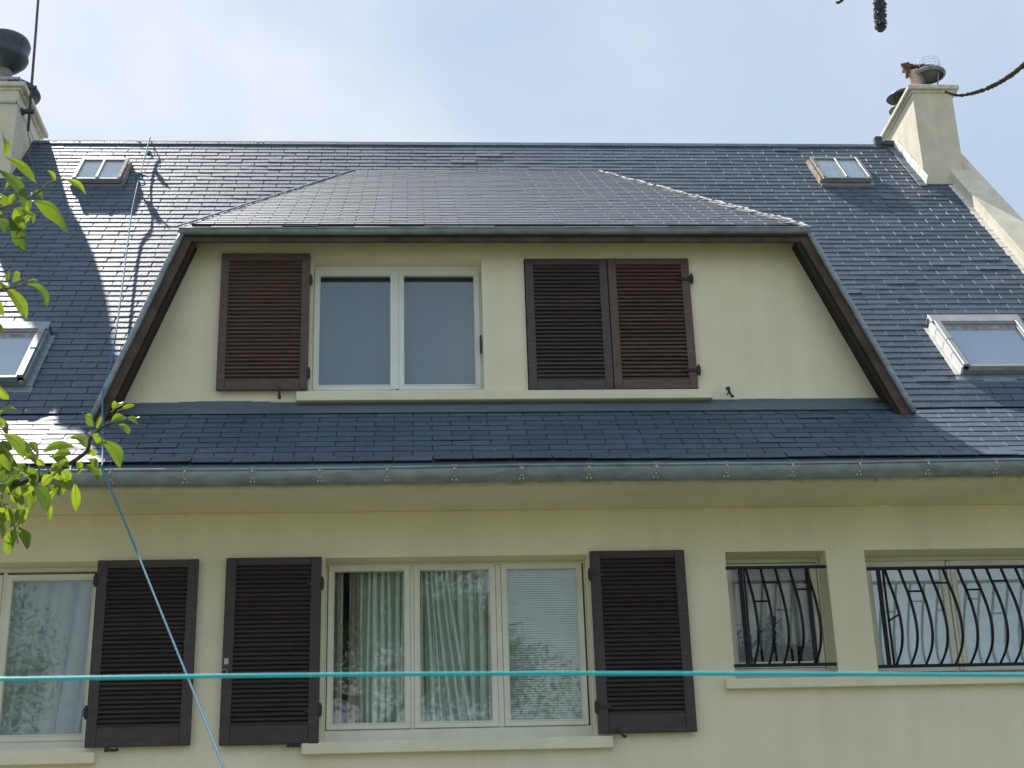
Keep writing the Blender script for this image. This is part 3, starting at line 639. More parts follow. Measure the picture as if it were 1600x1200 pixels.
guard(3.15, 5.08, b4, [(3.228, .015), (3.262, .0075)], 4.143, 3.461, [(3.262, b4[0], .54), (b4[1], b4[2], .27), (b4[3], b4[4], .17), (b4[5], b4[6], .26), (b4[7], b4[8], .155), (b4[9], b4[10], .3)], .0, 'long guard in front of the wide window')

# ------------------------------------------------------------------ curtains, blind, plants behind the panes
def curtain(name, x0, x1, z0, z1, y, folds, amp, m, label, cat, seed, sweep=None, group=None, fill=.62):
    """hanging folds: rounded ribbons of cloth before a darker sheet whose colour gives the shade of the folds"""
    rd = random.Random(seed); b = MB(); nz = 12; W_ = (x1-x0)/folds; x = x0
    for k in range(folds):
        w_ = W_*rd.uniform(fill-.15, fill+.2); c = x0+W_*(k+.5)+rd.uniform(-.12, .12)*W_; ph = rd.uniform(0, 6.28); lean = rd.uniform(-.012, .012); dy = rd.uniform(-.004, .006); gr = rd.uniform(.85, 1.25); vs = []
        for j in range(nz+1):
            v = j/nz; cc = c+lean*v+.004*math.sin(v*5+ph); ww = w_*(.75+(gr-.75)*v)
            if sweep: cc += sweep((k+.5)/folds, v)
            for i in range(7):
                u = i/6-.5; vs.append((cc+ww*u, y+dy+amp*(u*2)**2+.003*math.sin(v*9+ph), z1+(z0-z1)*v))
        b.add(vs, [(j*7+i, j*7+i+1, (j+1)*7+i+1, (j+1)*7+i) for j in range(nz) for i in range(6)])
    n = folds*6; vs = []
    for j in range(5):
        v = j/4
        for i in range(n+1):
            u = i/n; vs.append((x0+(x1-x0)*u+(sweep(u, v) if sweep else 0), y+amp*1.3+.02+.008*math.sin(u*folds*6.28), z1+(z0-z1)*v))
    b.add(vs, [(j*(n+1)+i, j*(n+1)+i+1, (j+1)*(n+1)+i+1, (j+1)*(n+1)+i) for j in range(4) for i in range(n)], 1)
    o = b.build(name, [m, 'foldshade'], None, smooth=True); tag(o, label, cat, group); return o
curtain('curtain', -.57, -.50, 3.10, 4.26, .205, 1, .012, 'tanr', 'narrow tan curtain strip at the left edge of the three-pane window', 'curtain', 1)
curtain('curtain', -.455, -.37, 3.10, 4.26, .20, 2, .010, 'tanr', 'second tan curtain strip with a darker edge, inside the left pane of the three-pane window', 'curtain', 2)
curtain('curtain', -.40, .0, 3.10, 4.26, .225, 8, .02, 'sheer', 'white sheer curtain in even folds behind the left pane of the three-pane window', 'curtain', 3)
curtain('curtain', .02, .56, 3.10, 4.26, .245, 8, .02, 'sheer', 'straight white sheer curtain behind the middle pane of the three-pane window', 'curtain', 4)
curtain('curtain', .06, .24, 3.10, 4.26, .205, 5, .014, 'sheer', 'gathered white curtain swept aside to the right, behind the middle pane', 'curtain', 5, sweep=lambda u, v: (.16*u+.02)*v**1.3)
curtain('curtain', -3.6, -2.16, 3.08, 4.26, .225, 9, .028, 'sheerg', 'grey green net curtain hanging behind the panes of the leftmost window', 'curtain', 6, sweep=lambda u, v: -.10*v*u)
b = MB(); z = 3.16
while z < 4.24:
    b.add([(.61, .195, z), (1.15, .195, z), (1.15, .209, z+.017), (.61, .209, z+.017)], [(0, 1, 2, 3)]); z += .0165
b.box(.70, .702, .190, .192, 3.16, 4.24).box(1.05, 1.052, .190, .192, 3.16, 4.24)
tag(b.build('venetian_blind', 'blind'), 'pale green venetian blind with narrow slats behind the right pane of the three-pane window', 'blind')
tag(MB().box(3.16, 5.05, .222, .224, 3.42, 4.24).build('privacy_screen', 'privacy'), 'pale blue cloth screen behind the wide barred window at the right', 'screen')
curtain('curtain', 2.2, 2.84, 3.47, 4.26, .375, 5, .012, 'backc', 'pinkish grey curtain hanging behind the small barred window', 'curtain', 8)
def leafcloud(b, c, rad, n, size, seed, droop=.3, wd=.28):
    rd = random.Random(seed)
    for _ in range(n):
        d = Vector((rd.gauss(0, 1), rd.gauss(0, 1), rd.gauss(0, 1))).normalized()*rd.random()**.4
        p = Vector((c[0]+d.x*rad[0], c[1]+d.y*rad[1], c[2]+d.z*rad[2])); a = Vector((rd.gauss(0, 1), rd.gauss(0, 1), rd.gauss(-droop, 1))).normalized(); q = a.orthogonal().normalized()
        q = (Matrix.Rotation(rd.uniform(0, 6.28), 3, a) @ q); s = size*rd.uniform(.6, 1.3)
        b.add([p, p+a*s*.5+q*s*wd, p+a*s, p+a*s*.5-q*s*wd], [(0, 1, 2, 3)])
for i, (x, zc, r_, lab) in enumerate(((2.30, 3.66, .10, 'leafy potted plant at the left end of the small barred window'), (2.52, 3.74, .13, 'tallest potted plant in the middle of the small barred window'), (2.72, 3.62, .09, 'reddish potted plant at the right end of the small barred window'))):
    e = bpy.data.objects.new('potted_plant', None); COL.objects.link(e); e.location = (x, .315, 3.42); tag(e, lab, 'potted plant')
    b = MB(); b.lathe((0, 0, 0), [(0, 0), (.045, 0), (.06, .09), (.064, .095), (.058, .1), (.0, .09)], 14); b.build('pot', 'pot', e, smooth=True)
    b = MB(); leafcloud(b, (0, 0, zc-3.42), (r_, .045, .12), 26, .085, 20+i, wd=.42); leafcloud(b, (0, 0, .15), (r_*1.2, .04, .06), 30, .08, 40+i, wd=.45)
    for k in range(4): b.tube([(0, 0, .08), (random.uniform(-.05, .05), 0, .2), (random.uniform(-.08, .08), 0, zc-3.42+.1)], .003, 5)
    b.build('foliage', 'pfol', e)['kind'] = 'stuff'
# ------------------------------------------------------------------ skylights
def skylight(x0, x1, s0, s1, h, kind, label):
    S_ = part('skylight', house, onB(x0, s0)); O = Vector((0, 0, 0)); W_, L_ = x1-x0, s1-s0
    U, V = B[1], B[2]; f = lambda b, *a: b.fbox(O, X, U, V, *a)
    if kind == 'small':
        b = MB()
        for a in ((-.03, W_+.03, -.05, .0, -.01, .035), (-.03, 0, 0, L_+.03, -.01, .05), (W_, W_+.03, 0, L_+.03, -.01, .05), (0, W_, L_, L_+.03, -.01, .05)): f(b, *a)
        b.build('flashing', 'zincl' if x0 > 0 else 'greyf', S_)
        b = MB(); f(b, 0.005, W_-.005, 0.01, .04, 0, h-.03); f(b, 0.005, .03, .041, L_-.001, 0, h-.03); f(b, W_-.03, W_-.005, .041, L_-.001, 0, h-.03); f(b, .031, W_-.031, L_-.03, L_-.001, 0, h-.03)
        b.build('curb', 'rustf', S_, bevel=.003)
        b = MB(); f(b, -.012, W_+.012, -.02, .004, h-.055, h-.006); f(b, *((-.012, .022) if x0 < 0 else (W_-.022, W_+.012)), .0045, L_+.01, h-.028, h); f(b, .0225, W_-.0225, L_-.03, L_+.01, h-.028, h-.002)
        f(b, W_/2-.012, W_/2+.012, .0045, L_-.031, h-.02, h+.004)
        b.build('frame', 'greyf', S_, bevel=.003)
        b = MB(); f(b, *((W_-.022, W_+.012) if x0 < 0 else (-.012, .022)), .0045, L_+.01, h-.028, h); f(b, *((W_+.0125, W_+.035) if x0 < 0 else (-.035, -.0125)), -.01, L_+.0, .0, h-.03); b.build('rusty_rail', 'rustf', S_, bevel=.003)
        for a in ((.0225, W_/2-.0125), (W_/2+.0125, W_-.0225)):
            b = MB(); f(b, a[0], a[1], .0045, L_-.0305, h-.020, h-.014); b.build('pane', 'glass2', S_)
        b = MB(); f(b, .031, W_-.031, .0415, L_-.031, h-.045, h-.035); b.build('blind', 'paleback', S_)  # pale sheet added under the panes so the glass reads bright
    else:
        b = MB(); f(b, -.015, W_+.015, L_-.075, L_+.045, h-.02, h+.006); f(b, -.015, W_+.015, L_+.03, L_+.045, -.01, h-.02)
        b.build('top_cover', 'zincl' if x0 > 0 else 'zinc', S_, bevel=.004)
        side = 'lead' if x0 > 0 else 'zinc'
        b = MB(); n = 4
        for k in range(n):
            a, c = L_*k/n+(.004 if k else -.03), L_*(k+1)/n-.03*(k == n-1)
            f(b, -.012-.001*k, .004, a, c, -.012, h-.012+.0015*(k % 2)); f(b, -.05, -.010, a, c+.002, .010-.001*k, .016-.001*k)
        b.build('side_flashing', side, S_, bevel=.002); b = MB()
        for k in range(n):
            a, c = L_*k/n+(.004 if k else -.03), L_*(k+1)/n-.03*(k == n-1)
            f(b, W_-.004, W_+.012+.001*k, a, c, -.012, h-.012+.0015*(k % 2)); f(b, W_+.010, W_+.05, a, c+.002, .010-.001*k, .016-.001*k)
        b.build('side_flashing', side, S_, bevel=.002)
        b = MB()
        for a in ((0.005, .05), (W_-.05, W_-.005)):
            f(b, a[0], a[1], -.02, L_*.5-.004, h-.014, h+.010); f(b, a[0]-.003, a[1]+.003, L_*.5, L_-.076, h-.014, h+.013)
        f(b, .051, W_-.051, -.035, .0, h-.045, h-.002)
        b.build('cover_strip', 'zincl' if x0 > 0 else 'zinc', S_, bevel=.003)
        b = MB(); f(b, .002, W_-.002, -.025, -.001, -.01, h-.046); f(b, -.06, W_+.06, -.14, -.026, .004, .012)
        b.build('bottom_apron', 'zinc', S_, bevel=.002)
        b = MB()
        for q, (t_, hh) in enumerate(((.025, h-.004), (.05, h-.016))): ring_ = 0; f(b, .0505, W_-.0505, L_-.0765-t_, L_-.0765-t_+.024, h-.03, hh); 
        f(b, .0505, .068, .0005, L_-.13, h-.03, h-.004); f(b, W_-.068, W_-.0505, .0005, L_-.13, h-.03, h-.004)
        b.build('sash', 'greyf', S_, bevel=.002)
        b = MB(); f(b, .069, W_-.069, L_-.165, L_-.129, h-.05, h-.018); b.build('wooden_rail', 'rustf', S_)
        b = MB(); f(b, .0685, W_-.0685, .0005, L_-.1655, h-.022, h-.016); b.build('pane', 'glass2', S_)
        b = MB(); f(b, .07, W_-.07, .002, L_-.17, h-.045, h-.035); b.build('blind', 'greyback', S_)  # grey sheet added below the large pane to brighten its glass
    S_['label'] = label
M['greyback'] = mat('grey_skylight_backing', (.50, .56, .62), .9)
M['paleback'] = mat('pale_skylight_backing', (.66, .72, .72), .9, var=.25, vscale=30)
skylight(-3.275, -2.835, 4.44, 4.96, .10, 'small', 'small two-pane skylight near the ridge at the left')
skylight(4.125, 4.605, 4.52, 5.08, .10, 'small', 'small two-pane skylight with rusty side near the ridge at the right')
skylight(4.225, 4.955, .545, 1.345, .095, 'big', 'large single-pane skylight low on the right of the roof')
skylight(-3.60, -2.855, .45, 1.27, .095, 'big', 'large single-pane skylight low on the left of the roof')

# ------------------------------------------------------------------ verge parapet, chimneys
pp = MB()
for fr, a, c in ((B, .0, 4.92), (A, -.09, LA)):
    pp.fbox(fr[0], X, fr[1], fr[2], 5.462, 5.75, a, c, -.25, .115)
pp.fbox(B[0], X, B[1], B[2], 5.612, 5.75, 4.92, LB, -.25, .115)
pp.build('verge_parapet', 'chim', house, bevel=.006)
def chimney(x0, x1, y0, y1, zt, label):
    C_ = part('chimney', house, ((x0+x1)/2, y0, 8.6)); O = C_.location
    b = MB(); b.box(x0-O.x, x1-O.x, 0, y1-y0, 0, zt-O.z); b.build('stack', 'chim', C_, bevel=.008)
    b = MB(); b.box(x0-.05-O.x, x1+.07-O.x, -.045, y1-y0+.04, zt+.0005-O.z, zt+.052-O.z); b.box(x0-.02-O.x, x1+.03-O.x, -.018, y1-y0+.02, zt-.03-O.z, zt-.0005-O.z); b.build('cap', 'cap', C_, bevel=.008)
    C_['label'] = label
    return C_, O
CR, OR = chimney(5.19, 5.61, 3.03, 4.02, 10.0, 'cream chimney at the right end of the roof with clay pot and round metal cowls')
CL, OL = chimney(-4.35, -3.935, 3.08, 4.02, 9.99, 'cream chimney at the left end of the roof with a large dark drum cowl')
# lead upstands along the right chimney, on its roof side
sF = (3.03-.145)/B[1].y
b = MB(); q = MB(); n = 4; span = LB-sF-.02
for k in range(n):
    a = onB(5.186-.002*k, sF-.03+span*k/n); b.fbox(a-OR, X, B[1], B[2], -.008, .0, 0, span/n+.03, .012, .115-.004*(k % 2))
for k in range(9):
    a = onB(5.10, sF-.06+span*k/9); q.fbox(a-OR, X, B[1], B[2], 0, .082, 0, span/9+.02, .018-.0008*k, .024-.0008*k+(.004 if k % 2 else 0))
b.build('upstand_flashing', 'lead', CR, bevel=.002); q.build('soaker_flashing', 'flash', CR, bevel=.002)
b = MB(); b.box(4.98-OR.x, 5.06-OR.x, 3.72-OR.y, 3.80-OR.y, 9.755-OR.z, 9.875-OR.z); b.box(5.06-OR.x, 5.19-OR.x, 3.70-OR.y, 3.81-OR.y, 9.75-OR.z, 9.81-OR.z); b.build('ridge_end_piece', 'cowl', CR, bevel=.01)
MB().prism([(5.61-OR.x, 3.03-OR.y+.001, 8.9-OR.z), (5.75-OR.x, 3.03-OR.y+.001, 8.9-OR.z), (5.75-OR.x, 3.03-OR.y+.001, 9.0-OR.z), (5.61-OR.x, 3.03-OR.y+.001, 9.16-OR.z)], (0, .9, 0)).build('shoulder', 'chim', CR)
# pots and cowls on the right chimney
zc = 10.052-OR.z; P = Vector((5.345-OR.x, 3.27-OR.y, zc))
b = MB(); b.lathe(P, [(.075, 0), (.068, .05), (.062, .28), (.075, .30), (.075, .33), (.05, .335), (.05, .1)], 20); b.build('chimney_pot', 'clay', CR, smooth=True)
b = MB()
b.prism([P+Vector((-.15, -.03, .42)), P+Vector((-.06, -.05, .43)), P+Vector((-.055, -.05, .34)), P+Vector((-.085, -.04, .25)), P+Vector((-.115, -.03, .25)), P+Vector((-.11, -.03, .34))], (.01, .05, .01))
for k in range(7): x_ = -.09+.045*k; b.fbox(P+Vector((x_, -.05, .385+.006*math.sin(k*2))), X, Vector((0, 1, 0)), Vector((0, 0, 1)), -.02, .024, 0, .12, -.022, .018)
b.build('broken_tile_cover', 'terra', CR, bevel=.004)
Q_ = Vector((5.49-OR.x, 3.25-OR.y, zc))
b = MB(); b.lathe(Q_, [(.06, 0), (.055, .12)], 20, mi=1).lathe(Q_, [(.145, .262), (.168, .27), (.172, .285), (.165, .30), (.14, .303), (.145, .262)], 30).lathe(Q_, [(.0, .30), (.08, .295), (.146, .268), (.10, .305), (0, .31)], 30, mi=1)
for k in range(4):
    a = k*math.pi/2+.5; b.tube([Q_+Vector((.06*math.cos(a), .06*math.sin(a), .02)), Q_+Vector((.13*math.cos(a), .13*math.sin(a), .27))], .007, 6)
b.build('cowl', ['cowl2', 'cowl'], CR, smooth=True)
b = MB()
for k in range(14):
    a = k*2*math.pi/14; b.tube([Q_+Vector((.125*math.cos(a), .125*math.sin(a), .30)), Q_+Vector((.125*math.cos(a), .125*math.sin(a), .44))], .0016, 4)
for z_ in (.34, .375, .41, .44): b.tube([Q_+Vector((.125*math.cos(a*math.pi/12), .125*math.sin(a*math.pi/12), z_)) for a in range(25)], .0016, 4, cap=False)
b.build('wire_cage', 'zincl', CR)
T_ = Vector((5.375-OR.x, 3.74-OR.y, zc+.02)); ax = Vector((-.05, -.08, 1))
b = MB(); b.lathe(T_, [(.07, 0), (.07, .12)], 20); b.lathe(T_, [(.07, .12), (.175, .13), (.182, .14), (.17, .15), (.07, .16)], 30, ax); b.lathe(T_, [(.05, .16), (.05, .28)], 16); b.lathe(T_, [(.04, .31), (.18, .275), (.19, .285), (.12, .34), (.0, .37)], 30, ax)
for k in range(4):
    a = k*math.pi/2+.2; b.tube([T_+Vector((.12*math.cos(a), .12*math.sin(a), .14)), T_+Vector((.12*math.cos(a), .12*math.sin(a), .29))], .006, 6)
b.build('cowl', 'cowl', CR, smooth=True)
# drum cowl on the left chimney
zl = 10.042-OL.z; P = Vector((-4.24-OL.x, 3.42-OL.y, zl))
b = MB(); b.lathe(P, [(.12, 0), (.12, .36)], 24); b.build('chimney_pot', 'cowl2', CL, smooth=True)
b = MB(); b.lathe(P+Vector((.01, .0, 0)), [(.10, .36), (.17, .40), (.235, .47), (.25, .51), (.24, .55), (.238, .59), (.25, .63), (.255, .67), (.235, .72), (.16, .765), (.0, .80)], 36, Vector((.03, -.05, 1))); b.build('cowl', 'cowl', CL, smooth=True)
P2 = Vector((-4.14-OL.x, 3.62-OL.y, zl)); b = MB(); b.lathe(P2, [(.08, 0), (.08, .14), (.26, .20), (.27, .22), (.25, .26), (.15, .33), (0, .37)], 30); b.build('cowl', 'cowl', CL, smooth=True)

# ------------------------------------------------------------------ aerial mast strapped to the left chimney
mast = bpy.data.objects.new('antenna_mast', None); COL.objects.link(mast); mast.location = (-3.85, 3.25, 9.6); tag(mast, 'thin rusty brown mast strapped to the left chimney by two clamps', 'mast')
MB().tube([(0, 0, 0), (-.025, 0, 1.2), (-.06, 0, 2.6)], .0135, 10).build('pole', 'mast', mast, smooth=True)
for z in (.22, .50):
    b = MB(); b.box(-.105, .03, -.022, .022, z-.018, z+.018); b.box(.03, .042, -.012, .012, z-.028, z+.028); b.box(-.10, -.06, -.04, .04, z-.024, z+.024)
    b.build('bracket', 'cowl', mast, bevel=.004)
    b = MB(); b.box(-.53, -.087, -.185, -.172, z-.012, z+.012); b.box(-.093, -.08, -.185, .80, z-.012, z+.012); b.build('strap', 'steel', mast)
b = MB(); b.tube([(-.02, 0, .47), (-.085, -.13, .26)], .004, 6).tube([(-.03, .02, .47), (-.02, -.04, .24)], .004, 6).tube([(-.08, -.10, .18), (-.01, 0, .02)], .004, 6); b.build('stay_wire', 'steel', mast)
def rope(name, pts, r, m, label, cat, n=10, sag=0, seg=8):
    P_ = [Vector(p) for p in pts]; out_ = []
    for i in range(len(P_)-1):
        p0, p1, p2, p3 = P_[max(i-1, 0)], P_[i], P_[i+1], P_[min(i+2, len(P_)-1)]
        for k in range(n):
            t = k/n; out_.append(.5*((2*p1)+(p2-p0)*t+(2*p0-5*p1+4*p2-p3)*t*t+(-p0+3*p1-3*p2+p3)*t**3))
    out_.append(P_[-1])
    o = MB().tube(out_, r, seg).build(name, m, None, smooth=True); tag(o, label, cat); return o
rope('aerial_cable', [(-3.86, 3.24, 9.62), (-3.885, 3.52, 9.57), (-3.87, 3.42, 9.43), (-3.79, 3.29, 9.25), (-3.70, 3.1, 9.01), (-3.60, 2.98, 8.87)], .0045, 'cable', 'thin pale cable hanging from the mast down beside the left chimney', 'cable')

# ------------------------------------------------------------------ ropes
rp = bpy.data.objects.new('blue_rope', None); COL.objects.link(rp); rp.location = (-2.728, 3.6, 9.6); tag(rp, 'thin blue rope hanging from the ridge over the roof edge and down past the shutters', 'rope'); OO = Vector(rp.location)
rpts = [(-2.75, 3.80, 9.83), (-2.728, 3.70, 9.80), (-2.715, 3.56, 9.62), (-2.681, 3.179, 9.16), (-2.621, 2.691, 8.62), (-2.571, 2.291, 8.09), (-2.428, 1.479, 7.09), (-2.300, .73, 6.20), (-2.232, .28, 5.76), (-2.185, -.06, 5.47), (-2.081, -.43, 5.00), (-2.01, -.72, 4.73), (-1.99, -.775, 4.66), (-1.753, -1.05, 4.188), (-1.475, -1.5, 3.631), (-1.179, -2.0, 3.044), (-.932, -2.5, 2.563), (-.645, -3.1, 2.017), (-.3, -3.8, 1.3)]
def spline(pts, n):
    P_ = [Vector(p) for p in pts]; out_ = []
    for i in range(len(P_)-1):
        p0, p1, p2, p3 = P_[max(i-1, 0)], P_[i], P_[i+1], P_[min(i+2, len(P_)-1)]
        for k in range(n):
            t = k/n; out_.append(.5*((2*p1)+(p2-p0)*t+(2*p0-5*p1+4*p2-p3)*t*t+(-p0+3*p1-3*p2+p3)*t**3))
    return out_+[P_[-1]]
MB().tube([p-OO for p in spline(rpts, 8)], .0068, 8).build('strand', 'rope', rp, smooth=True)
for c, s in ((Vector((-2.655, 2.93, 8.90)), .8), (Vector((-2.66, 3.38, 9.42)), .5)):
    b = MB()
    for k in range(5): b.tube(spline([c-OO+Vector((random.uniform(-.05, .05), random.uniform(-.03, .03), random.uniform(-.05, .05)))*s for _ in range(5)], 5), .006, 6)
    b.tube(spline([c-OO, c-OO+Vector((.05, -.09, -.06))*s, c-OO+Vector((.10, -.10, -.16))*s, c-OO+Vector((.06, -.13, -.20))*s], 6), .006, 6); b.tube(spline([c-OO, c-OO+Vector((.08, -.07, -.02))*s, c-OO+Vector((.13, -.12, -.08))*s], 6), .006, 6)
    b.build('knot', 'rope', rp, smooth=True)['kind'] = 'stuff'
rope('washing_line', [(-2.88, -8.8, 1.8688), (-1.44, -8.8, 1.839), (-0.4742, -8.8, 1.8278), (-0.3269, -8.8, 1.8263), (-0.1267, -8.8, 1.8254), (0.0773, -8.8, 1.8232), (0.2861, -8.8, 1.8191), (0.4987, -8.8, 1.8141), (0.72, -8.8, 1.8088), (1.92, -8.8, 1.792)], .0017, 'line', 'bright turquoise washing line stretched straight across the foreground', 'washing line', n=24)

# ------------------------------------------------------------------ apple tree branches reaching in from the left
LEAVES=[
(-0.809,-7.379,3.169,-0.804,-7.376,3.123,0.0152),
(-0.817,-7.312,3.159,-0.755,-7.308,3.104,0.022),
(-0.809,-7.409,3.081,-0.752,-7.382,3.002,0.0248),
(-0.833,-7.13,3.213,-0.881,-7.099,3.2,0.0165),
(-0.803,-7.163,3.143,-0.724,-7.151,3.074,0.0351),
(-0.828,-7.221,3.07,-0.791,-7.203,3,0.0329),
(-0.817,-7.338,3.006,-0.794,-7.342,2.971,0.0227),
(-0.686,-7.361,3.082,-0.65,-7.329,3.066,0.0139),
(-0.777,-7.168,3.212,-0.763,-7.141,3.197,0.0122),
(-0.848,-7.141,3.129,-0.799,-7.15,3.114,0.0176),
(-0.793,-7.305,3.053,-0.776,-7.28,3.017,0.0256),
(-0.892,-7.175,3.156,-0.845,-7.149,3.143,0.0269),
(-0.82,-7.117,3.142,-0.805,-7.122,3.109,0.0109),
(-0.802,-7.151,2.954,-0.76,-7.123,2.914,0.0225),
(-0.839,-7.18,2.937,-0.787,-7.167,2.865,0.0288),
(-0.829,-7.192,2.934,-0.818,-7.218,2.956,0.0078),
(-0.862,-7.042,3.012,-0.849,-7.027,3.037,0.022),
(-0.793,-7.172,2.948,-0.767,-7.179,2.948,0.0079),
(-0.903,-7.037,2.981,-0.879,-7.014,2.943,0.0192),
(-0.902,-6.978,2.806,-0.87,-6.945,2.778,0.0233),
(-0.859,-7.077,2.683,-0.829,-7.075,2.673,0.0118),
(-0.869,-7.119,2.88,-0.849,-7.112,2.861,0.0119),
(-0.806,-7.187,2.612,-0.763,-7.177,2.564,0.0302),
(-0.841,-6.96,2.682,-0.812,-6.968,2.647,0.019),
(-0.807,-7.221,2.584,-0.784,-7.19,2.531,0.0322),
(-0.818,-7.134,2.596,-0.79,-7.117,2.566,0.0191),
(-0.688,-7.079,2.62,-0.756,-7.074,2.612,0.0209),
(-0.748,-6.904,2.704,-0.703,-6.907,2.676,0.0236),
(-0.653,-7.11,2.635,-0.617,-7.116,2.616,0.0207),
(-0.649,-7.032,2.652,-0.608,-7.018,2.594,0.0319),
(-0.728,-7.109,2.591,-0.696,-7.087,2.577,0.0232),
(-0.652,-7.124,2.58,-0.634,-7.111,2.565,0.0167),
(-0.704,-6.917,2.638,-0.672,-6.921,2.601,0.0233),
(-0.738,-7.189,2.505,-0.709,-7.179,2.451,0.0298),
(-0.715,-6.95,2.587,-0.715,-6.917,2.533,0.0229),
(-0.726,-7.13,2.525,-0.7,-7.126,2.502,0.014),
(-0.705,-7.154,2.524,-0.676,-7.146,2.508,0.0189),
(-0.755,-7.204,2.529,-0.74,-7.185,2.517,0.0198),
(-0.893,-6.893,2.603,-0.844,-6.857,2.578,0.0274),
(-0.864,-6.936,2.548,-0.859,-6.891,2.511,0.0161),
(-0.781,-7.185,2.46,-0.771,-7.179,2.429,0.0111),
(-0.865,-6.862,2.588,-0.845,-6.831,2.557,0.0138),
(-0.806,-7.032,2.464,-0.832,-6.984,2.421,0.0285),
(-0.819,-6.96,2.49,-0.807,-6.923,2.451,0.0266),
(-0.833,-7.078,2.469,-0.818,-7.075,2.43,0.0153),
(-0.667,-7.113,2.677,-0.646,-7.119,2.652,0.0221),
(-0.631,-7.136,2.667,-0.645,-7.099,2.653,0.0103),
(-0.585,-7.161,2.671,-0.554,-7.184,2.672,0.0103),
(-0.585,-7.248,2.612,-0.553,-7.264,2.614,0.0198),
(-0.625,-6.994,2.7,-0.6,-6.99,2.681,0.0176),
(-0.571,-7.169,2.649,-0.546,-7.18,2.631,0.0128),
(-0.649,-6.937,2.756,-0.645,-6.943,2.774,0.0125),
(-0.591,-7.202,2.656,-0.569,-7.225,2.663,0.0114),
(-0.727,-7.213,2.557,-0.743,-7.233,2.579,0.0186),
(-0.805,-6.982,2.597,-0.833,-6.998,2.609,0.0214),
(-0.726,-7.207,2.529,-0.739,-7.191,2.502,0.0223),
(-0.699,-7.141,2.56,-0.726,-7.104,2.554,0.0203),
(-0.688,-7.182,2.537,-0.672,-7.169,2.521,0.0225),
(-0.833,-6.941,2.594,-0.862,-6.944,2.607,0.027),
(-0.867,-6.861,2.608,-0.865,-6.844,2.576,0.0249),
(-0.757,-7.129,2.533,-0.775,-7.116,2.506,0.0254),
(-0.696,-7.207,2.52,-0.718,-7.197,2.5,0.021),
(-0.668,-7.145,2.566,-0.669,-7.113,2.55,0.0165),
(-0.743,-6.945,2.643,-0.755,-6.947,2.665,0.019),
(-0.712,-7.214,2.536,-0.725,-7.226,2.547,0.0148),
(-0.777,-7.142,2.571,-0.741,-7.15,2.558,0.0178),
(-0.819,-7.136,2.553,-0.792,-7.121,2.573,0.0254),
(-0.822,-7.18,2.577,-0.78,-7.202,2.577,0.0301),
(-0.872,-6.904,2.658,-0.885,-6.877,2.615,0.0303),
(-0.911,-6.853,2.597,-0.87,-6.857,2.601,0.0249),
(-0.705,-6.929,2.665,-0.683,-6.914,2.659,0.0178),
(-0.836,-6.961,2.661,-0.809,-6.939,2.648,0.0217),
(-0.764,-7.041,2.561,-0.734,-7.061,2.563,0.017),
(-0.681,-7.147,2.535,-0.699,-7.111,2.511,0.0202),
(-0.694,-6.914,2.625,-0.672,-6.887,2.624,0.0137),
(-0.82,-7.07,2.488,-0.841,-7.042,2.456,0.0231),
(-0.819,-6.913,2.546,-0.839,-6.884,2.51,0.0203),
(-0.841,-6.982,2.74,-0.883,-6.969,2.731,0.0136),
]
tree = bpy.data.objects.new('apple_tree', None); COL.objects.link(tree); tree.location = (-3.1, -6.9, 0); tag(tree, 'leafy apple tree branches in bright backlit green reaching in at the left', 'tree'); TO = Vector(tree.location)
def tpath(name, pts, r0, r1, m, par, O, n=5):
    P_ = spline(pts, n); k = len(P_)-1
    return MB().tube([p-O for p in P_], [r0+(r1-r0)*i/k for i in range(k+1)], 8, jit=.07).build(name, m, par, smooth=True)
tpath('trunk', [(-3.1, -6.9, -.1), (-3.08, -6.92, .8), (-3.0, -6.95, 1.7), (-2.7, -7.0, 2.4), (-2.2, -7.05, 2.75)], .13, .05, 'bark', tree, TO)
TW1 = [(-2.2, -7.05, 2.75), (-1.6, -7.15, 2.95), (-1.052, -7.211, 3.047), (-.921, -7.231, 3.074), (-.842, -7.24, 3.084), (-.797, -7.247, 3.095), (-.764, -7.257, 3.112), (-.74, -7.265, 3.129), (-.718, -7.268, 3.131), (-.709, -7.269, 3.133)]
TW2 = [(-1.6, -7.12, 2.82), (-1.053, -7.153, 2.901), (-.922, -7.169, 2.919), (-.843, -7.179, 2.929), (-.817, -7.182, 2.932), (-.794, -7.186, 2.939), (-.784, -7.193, 2.954)]
TW3 = [(-2.6, -7.0, 2.45), (-1.8, -7.0, 2.48), (-1.186, -6.991, 2.516), (-1.003, -7.016, 2.544), (-.846, -7.031, 2.554), (-.78, -7.039, 2.564), (-.728, -7.05, 2.581), (-.686, -7.061, 2.603), (-.666, -7.069, 2.619), (-.66, -7.078, 2.641), (-.639, -7.086, 2.658), (-.614, -7.094, 2.674), (-.604, -7.103, 2.693)]
TW4 = [(-.767, -7.042, 2.567), (-.765, -7.051, 2.591), (-.775, -7.058, 2.611), (-.785, -7.063, 2.625)]
TW5 = [(-1.6, -7.02, 2.54), (-1.028, -7.039, 2.608), (-.898, -7.056, 2.629), (-.845, -7.062, 2.635), (-.813, -7.066, 2.638)]
TW6 = [(-1.0, -7.03, 2.56), (-.898, -7.025, 2.548), (-.846, -7.016, 2.518), (-.82, -7.006, 2.486), (-.81, -6.989, 2.444)]
TW7 = [(-1.6, -7.05, 2.66), (-1.002, -7.079, 2.705), (-.897, -7.1, 2.738), (-.858, -7.108, 2.752)]
TW8 = [(-.639, -7.077, 2.636), (-.645, -7.088, 2.664), (-.64, -7.096, 2.682)]
